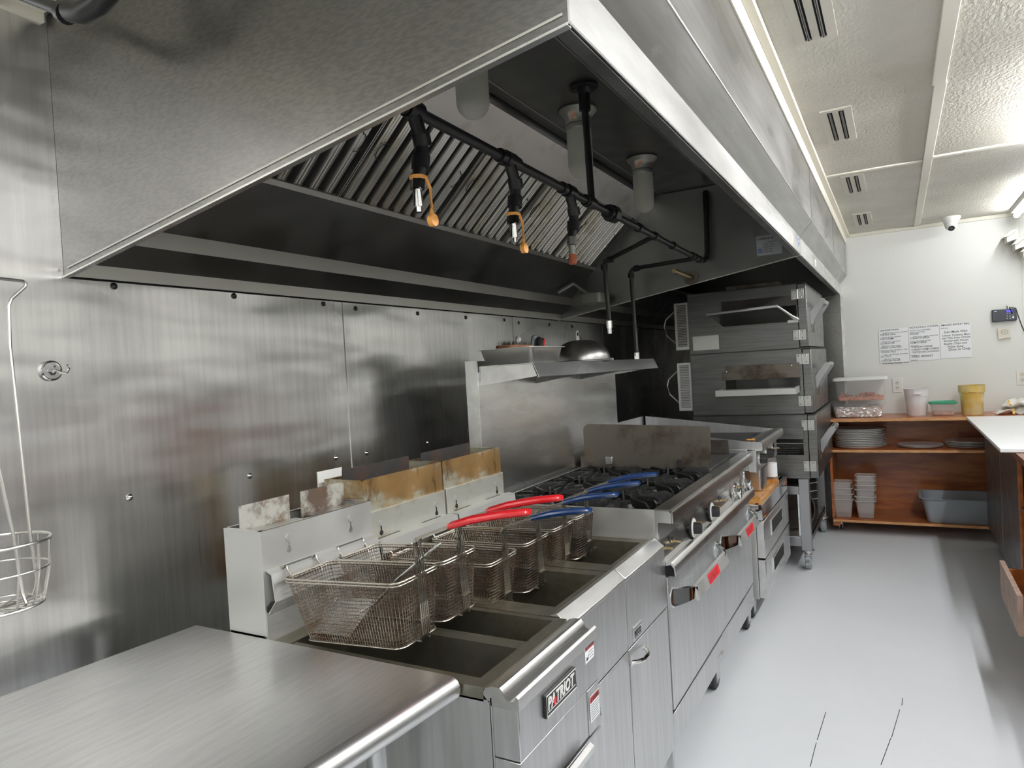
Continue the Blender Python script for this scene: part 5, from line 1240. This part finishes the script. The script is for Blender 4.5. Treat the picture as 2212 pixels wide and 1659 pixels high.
paper(2.157, 1.345, 1.624, .208, 0, 'right handwritten menu sheet with larger loose writing and dine in only', A3, .0205)
rd = thing('clock_radio', (2.478, YB, 1.604), 'dark flat radio unit with blue display mounted on the back wall', 'radio')
MB().box(2.400, 2.556, YB-.034, YB-.001, 1.606, 1.700).build('body', mat('navy plastic', (.03, .035, .05), .35), rd, bev=.006)
MB().box(2.492, 2.530, YB-.0348, YB-.0342, 1.672, 1.690).build('display', SCREEN, rd, smooth=False)
m = MB()
for r in range(4):
    for c in range(3): m.box(2.492+c*.018, 2.500+c*.018, YB-.0352, YB-.0342, 1.624+r*.0125, 1.627+r*.0125)
m.lathe([(.001, -.036), (.007, -.036), (.007, -.034)], (2.533, YB, 1.633), 'Y', 16); m.build('buttons', WHITE, rd)
text('radio_lettering', 'Ecolab', .011, WHITE, rd, (2.414, YB-.0346, 1.683), (1, 0, 0), (0, 0, 1), bold=.0002) if False else MB().box(2.414, 2.432, YB-.0348, YB-.0342, 1.684, 1.689).build('mark', WHITE, rd, smooth=False)
m = MB().tube([(2.53, YB-.036, 1.660), (2.515, YB-.040, 1.70), (2.512, YB-.04, 1.712)], .004, 8); m.tube([(2.50, YB-.02, 1.700), (2.498, YB-.02, 1.725)], .003, 6); m.build('antenna', BLACK, rd)
cd = MB().tube([(2.515, YB-.012, 1.700), (2.53, YB-.010, 1.712), (2.555, YB-.010, 1.700), (2.568, YB-.008, 1.64), (2.588, YB-.007, 1.56), (2.615, YB-.007, 1.48), (2.640, YB-.007, 1.42)], .003, 6)
cd.build('power_cord', BLACK, rd)
nt_ = thing('note_pad', (2.475, YB, 1.466), 'small square cream note pad stuck on the wall under the radio', 'note')
m = MB(); m.add([(2.432, YB-.003, 1.556), (2.428+.008, YB-.003, 1.470), (2.517, YB-.003, 1.482), (2.510, YB-.003, 1.562), (2.432, YB-.018, 1.556), (2.436, YB-.018, 1.470), (2.517, YB-.018, 1.482), (2.510, YB-.018, 1.562)],
    [(3,2,1,0),(4,5,6,7),(0,1,5,4),(1,2,6,5),(2,3,7,6),(3,0,4,7)]); m.build('pad', NOTE, nt_, smooth=False)
MB().tube([(2.476+.022*math.cos(a*PI/10), YB-.0185, 1.524+.018*math.sin(a*PI/10)) for a in range(20)], .001, 5, True).build('doodle', INK, nt_)
text('doodle_lettering', 'eco', .017, INK, nt_, (2.462, YB-.0187, 1.519), (1, 0, .05), (0, 0, 1), ext=.0001)
# stepped white brackets high on the wall at the right
for k, (x0, z0, lab_) in enumerate(((2.500, 2.192, 'leftmost and highest of the stepped beige brackets high on the back wall'), (2.548, 2.130, 'second stepped beige bracket, lower right of the first'), (2.596, 2.068, 'third stepped beige bracket, lowest at the right edge'))):
    t = thing('wall_bracket', (x0+.03, YB-.02, z0), lab_, 'bracket', 'stepped beige brackets on the back wall')
    MB().prism([(x0, z0+.052), (x0+.001, z0), (x0+.014, z0+.003), (x0+.062, z0+.018), (x0+.066, z0+.082), (x0+.060, z0+.080)], 'Y', YB-.16, YB-.003).build('block', BEAMC, t, bev=.001)
    MB().add([(x0-.020, YB-.17, z0+.040), (x0+.012, YB-.17, z0+.041), (x0+.068, YB-.17, z0+.086), (x0+.032, YB-.17, z0+.084), (x0-.020, YB-.002, z0+.044), (x0+.012, YB-.002, z0+.045), (x0+.068, YB-.002, z0+.090), (x0+.032, YB-.002, z0+.088)],
        [(0, 1, 2, 3), (7, 6, 5, 4), (0, 4, 5, 1), (1, 5, 6, 2), (2, 6, 7, 3), (3, 7, 4, 0)]).build('lid', BEAMC, t, smooth=False)
# security camera
sc_ = thing('security_camera', (2.15, 5.20, ZC), 'white dome security camera on the ceiling near the back wall', 'camera')
MB().lathe([(.001, 0), (.066, 0), (.067, .010), (.050, .040), (.046, .048), (.001, .05)], (2.15, 5.20, ZC), '-Z', 32).build('base', WHITE, sc_)
bl = MB().lathe([(.001, -.044)]+[(.044*math.sin(a), -.044*math.cos(a)) for a in [PI*k/14 for k in range(1, 14)]]+[(.001, .044)], (0, 0, 0), 'Z', 28)
bl.xf(Matrix.Translation((2.150, 5.190, ZC-.062))); bl.build('ball', WHITE, sc_)
lv = Vector((-.02, -.75, -.66)).normalized(); c0 = Vector((2.150, 5.190, ZC-.062))
MB().cyl(c0+lv*.028, c0+lv*.047, .027, 24).build('lens_ring', WHITE, sc_)
lo_ = MB().cyl(c0+lv*.040, c0+lv*.0485, .022, 24).build('lens', BLACK, sc_)
MB().cyl(c0+lv*.0485, c0+lv*.0495, .008, 16).build('pupil', mat('lens glass', (.08, .09, .12), .1), lo_)
# ceiling vents
def vent(y0, y1, lab_):
    t = thing('ceiling_vent', (1.565, (y0+y1)/2, ZC), lab_, 'ceiling vent', 'two-slot vents along the ceiling')
    x0, x1 = 1.506, 1.624; z = ZC-.006
    m = MB().box(x0, 1.532, y0, y1, z, ZC); m.box(1.552, 1.575, y0, y1, z, ZC); m.box(1.595, x1, y0, y1, z, ZC); m.box(1.532, 1.552, y0, y0+.028, z, ZC); m.box(1.532, 1.552, y1-.028, y1, z, ZC); m.box(1.575, 1.595, y0, y0+.028, z, ZC); m.box(1.575, 1.595, y1-.028, y1, z, ZC)
    m.build('frame', VENTM, t, smooth=False)
    MB().box(1.531, 1.596, y0+.02, y1-.02, ZC-.0012, ZC-.0002).build('slot', DARK, t, smooth=False)
    m = MB()
    for x in (1.542, 1.585): m.cyl((x, y0+.03, ZC-.005), (x, y1-.03, ZC-.005), .0045, 10)
    m.build('louvre', BLACKP, t)
    return t
vent(.80, 1.315, 'two-slot ceiling vent nearest the viewer, cut by the top edge'); vent(2.02, 2.505, 'second two-slot ceiling vent with grimy edges'); vent(3.23, 3.73, 'third two-slot ceiling vent beyond the cross batten'); vent(4.47, 4.985, 'farthest and smallest-looking two-slot ceiling vent')

# ------------------------------------------------------------------ right hand side
rc = thing('steel_cabinet', (2.6, 4.0, 0), 'dark stainless cabinet on casters under the white board at the right', 'cabinet')
MB().box(2.275, 2.95, 3.16, 4.80, .12, .86).build('body', STEEL_DARK, rc, bev=.003)
MB().box(2.262, 2.275, 3.17, 3.96, .13, .85).build('door', STEEL_OVEN, rc, bev=.002); MB().box(2.262, 2.275, 3.975, 4.79, .13, .85).build('door', STEEL_OVEN, rc, bev=.002)
for (x, y) in ((2.33, 3.24), (2.33, 4.70), (2.88, 3.24), (2.88, 4.7)): caster(rc, x, y, .12, .045)
wb_ = MB().box(2.165, 2.96, 2.985, 4.86, .9015, .921).build('white_board', BOARD, bev=.003, loc=(2.56, 3.9, .9015)); tag(wb_, 'thick white plastic board forming the counter top at the right', 'cutting board')
wc = thing('wooden_cabinet', (2.6, 2.4, 0), 'brown wooden cabinet with an open drawer at the lower right edge', 'cabinet')
MB().box(2.225, 2.96, 1.72, 3.14, .868, .900).build('top', WOODD, wc, bev=.002)
MB().box(2.245, 2.262, 3.08, 3.12, .02, .868).build('post', WOODR, wc, bev=.001); MB().box(2.245, 2.262, 1.74, 1.78, .02, .868).build('post', WOODR, wc, bev=.001)
MB().box(2.262, 2.94, 1.74, 1.76, .02, .868).build('side_board', WOODD, wc); MB().box(2.262, 2.94, 3.10, 3.12, .02, .868).build('side_board', WOODD, wc)
MB().box(2.90, 2.94, 1.76, 3.10, .02, .868).build('back_board', WOODD, wc); MB().box(2.262, 2.90, 1.76, 3.10, .02, .05).build('bottom_board', WOODD, wc); MB().box(2.25, 2.90, 1.76, 3.10, .60, .62).build('shelf_board', WOODD, wc)
d = MB().box(2.100, 2.119, 2.06, 2.562, .322, .478).build('drawer', PLY, wc, bev=.001)
m = MB().box(2.119, 2.60, 2.10, 2.112, .345, .455); m.box(2.119, 2.60, 2.51, 2.522, .345, .455); m.box(2.119, 2.60, 2.112, 2.51, .345, .352); m.box(2.588, 2.60, 2.112, 2.51, .352, .455)
m.build('drawer_box', WOODR, d, smooth=False)
MB().box(2.125, 2.60, 2.088, 2.0995, .385, .420).build('slide', CHROME, d, smooth=False)
MB().lathe([(.001, 0), (.030, 0), (.032, .005), (.032, .10), (.02, .125), (.02, .13)], (2.685, 5.14, .9125), 'Z', 24)

pc = thing('unseen_counter', (2.7, -.4, 0), 'unseen low stainless counter added along the right wall for its dark reflections', 'counter')  # unseen, added to give the steel dark fronts to reflect
MB().box(2.30, 3.0, -2.3, 1.62, .12, .86).build('body', STEEL_DARK, pc, bev=.003)
MB().box(2.27, 3.02, -2.33, 1.64, .86, .90).build('top', STEEL_TOP, pc, bev=.004)
for k in range(4): MB().box(2.285, 2.30, -2.27+.97*k, -1.33+.97*k, .14, .84).build('door', STEEL_OVEN, pc, bev=.002)
for (x, y) in ((2.36, -2.2), (2.36, 1.5), (2.94, -2.2), (2.94, 1.5)): MB().cyl((x, y, 0), (x, y, .12), .025, 12).build('leg', STEEL, pc)
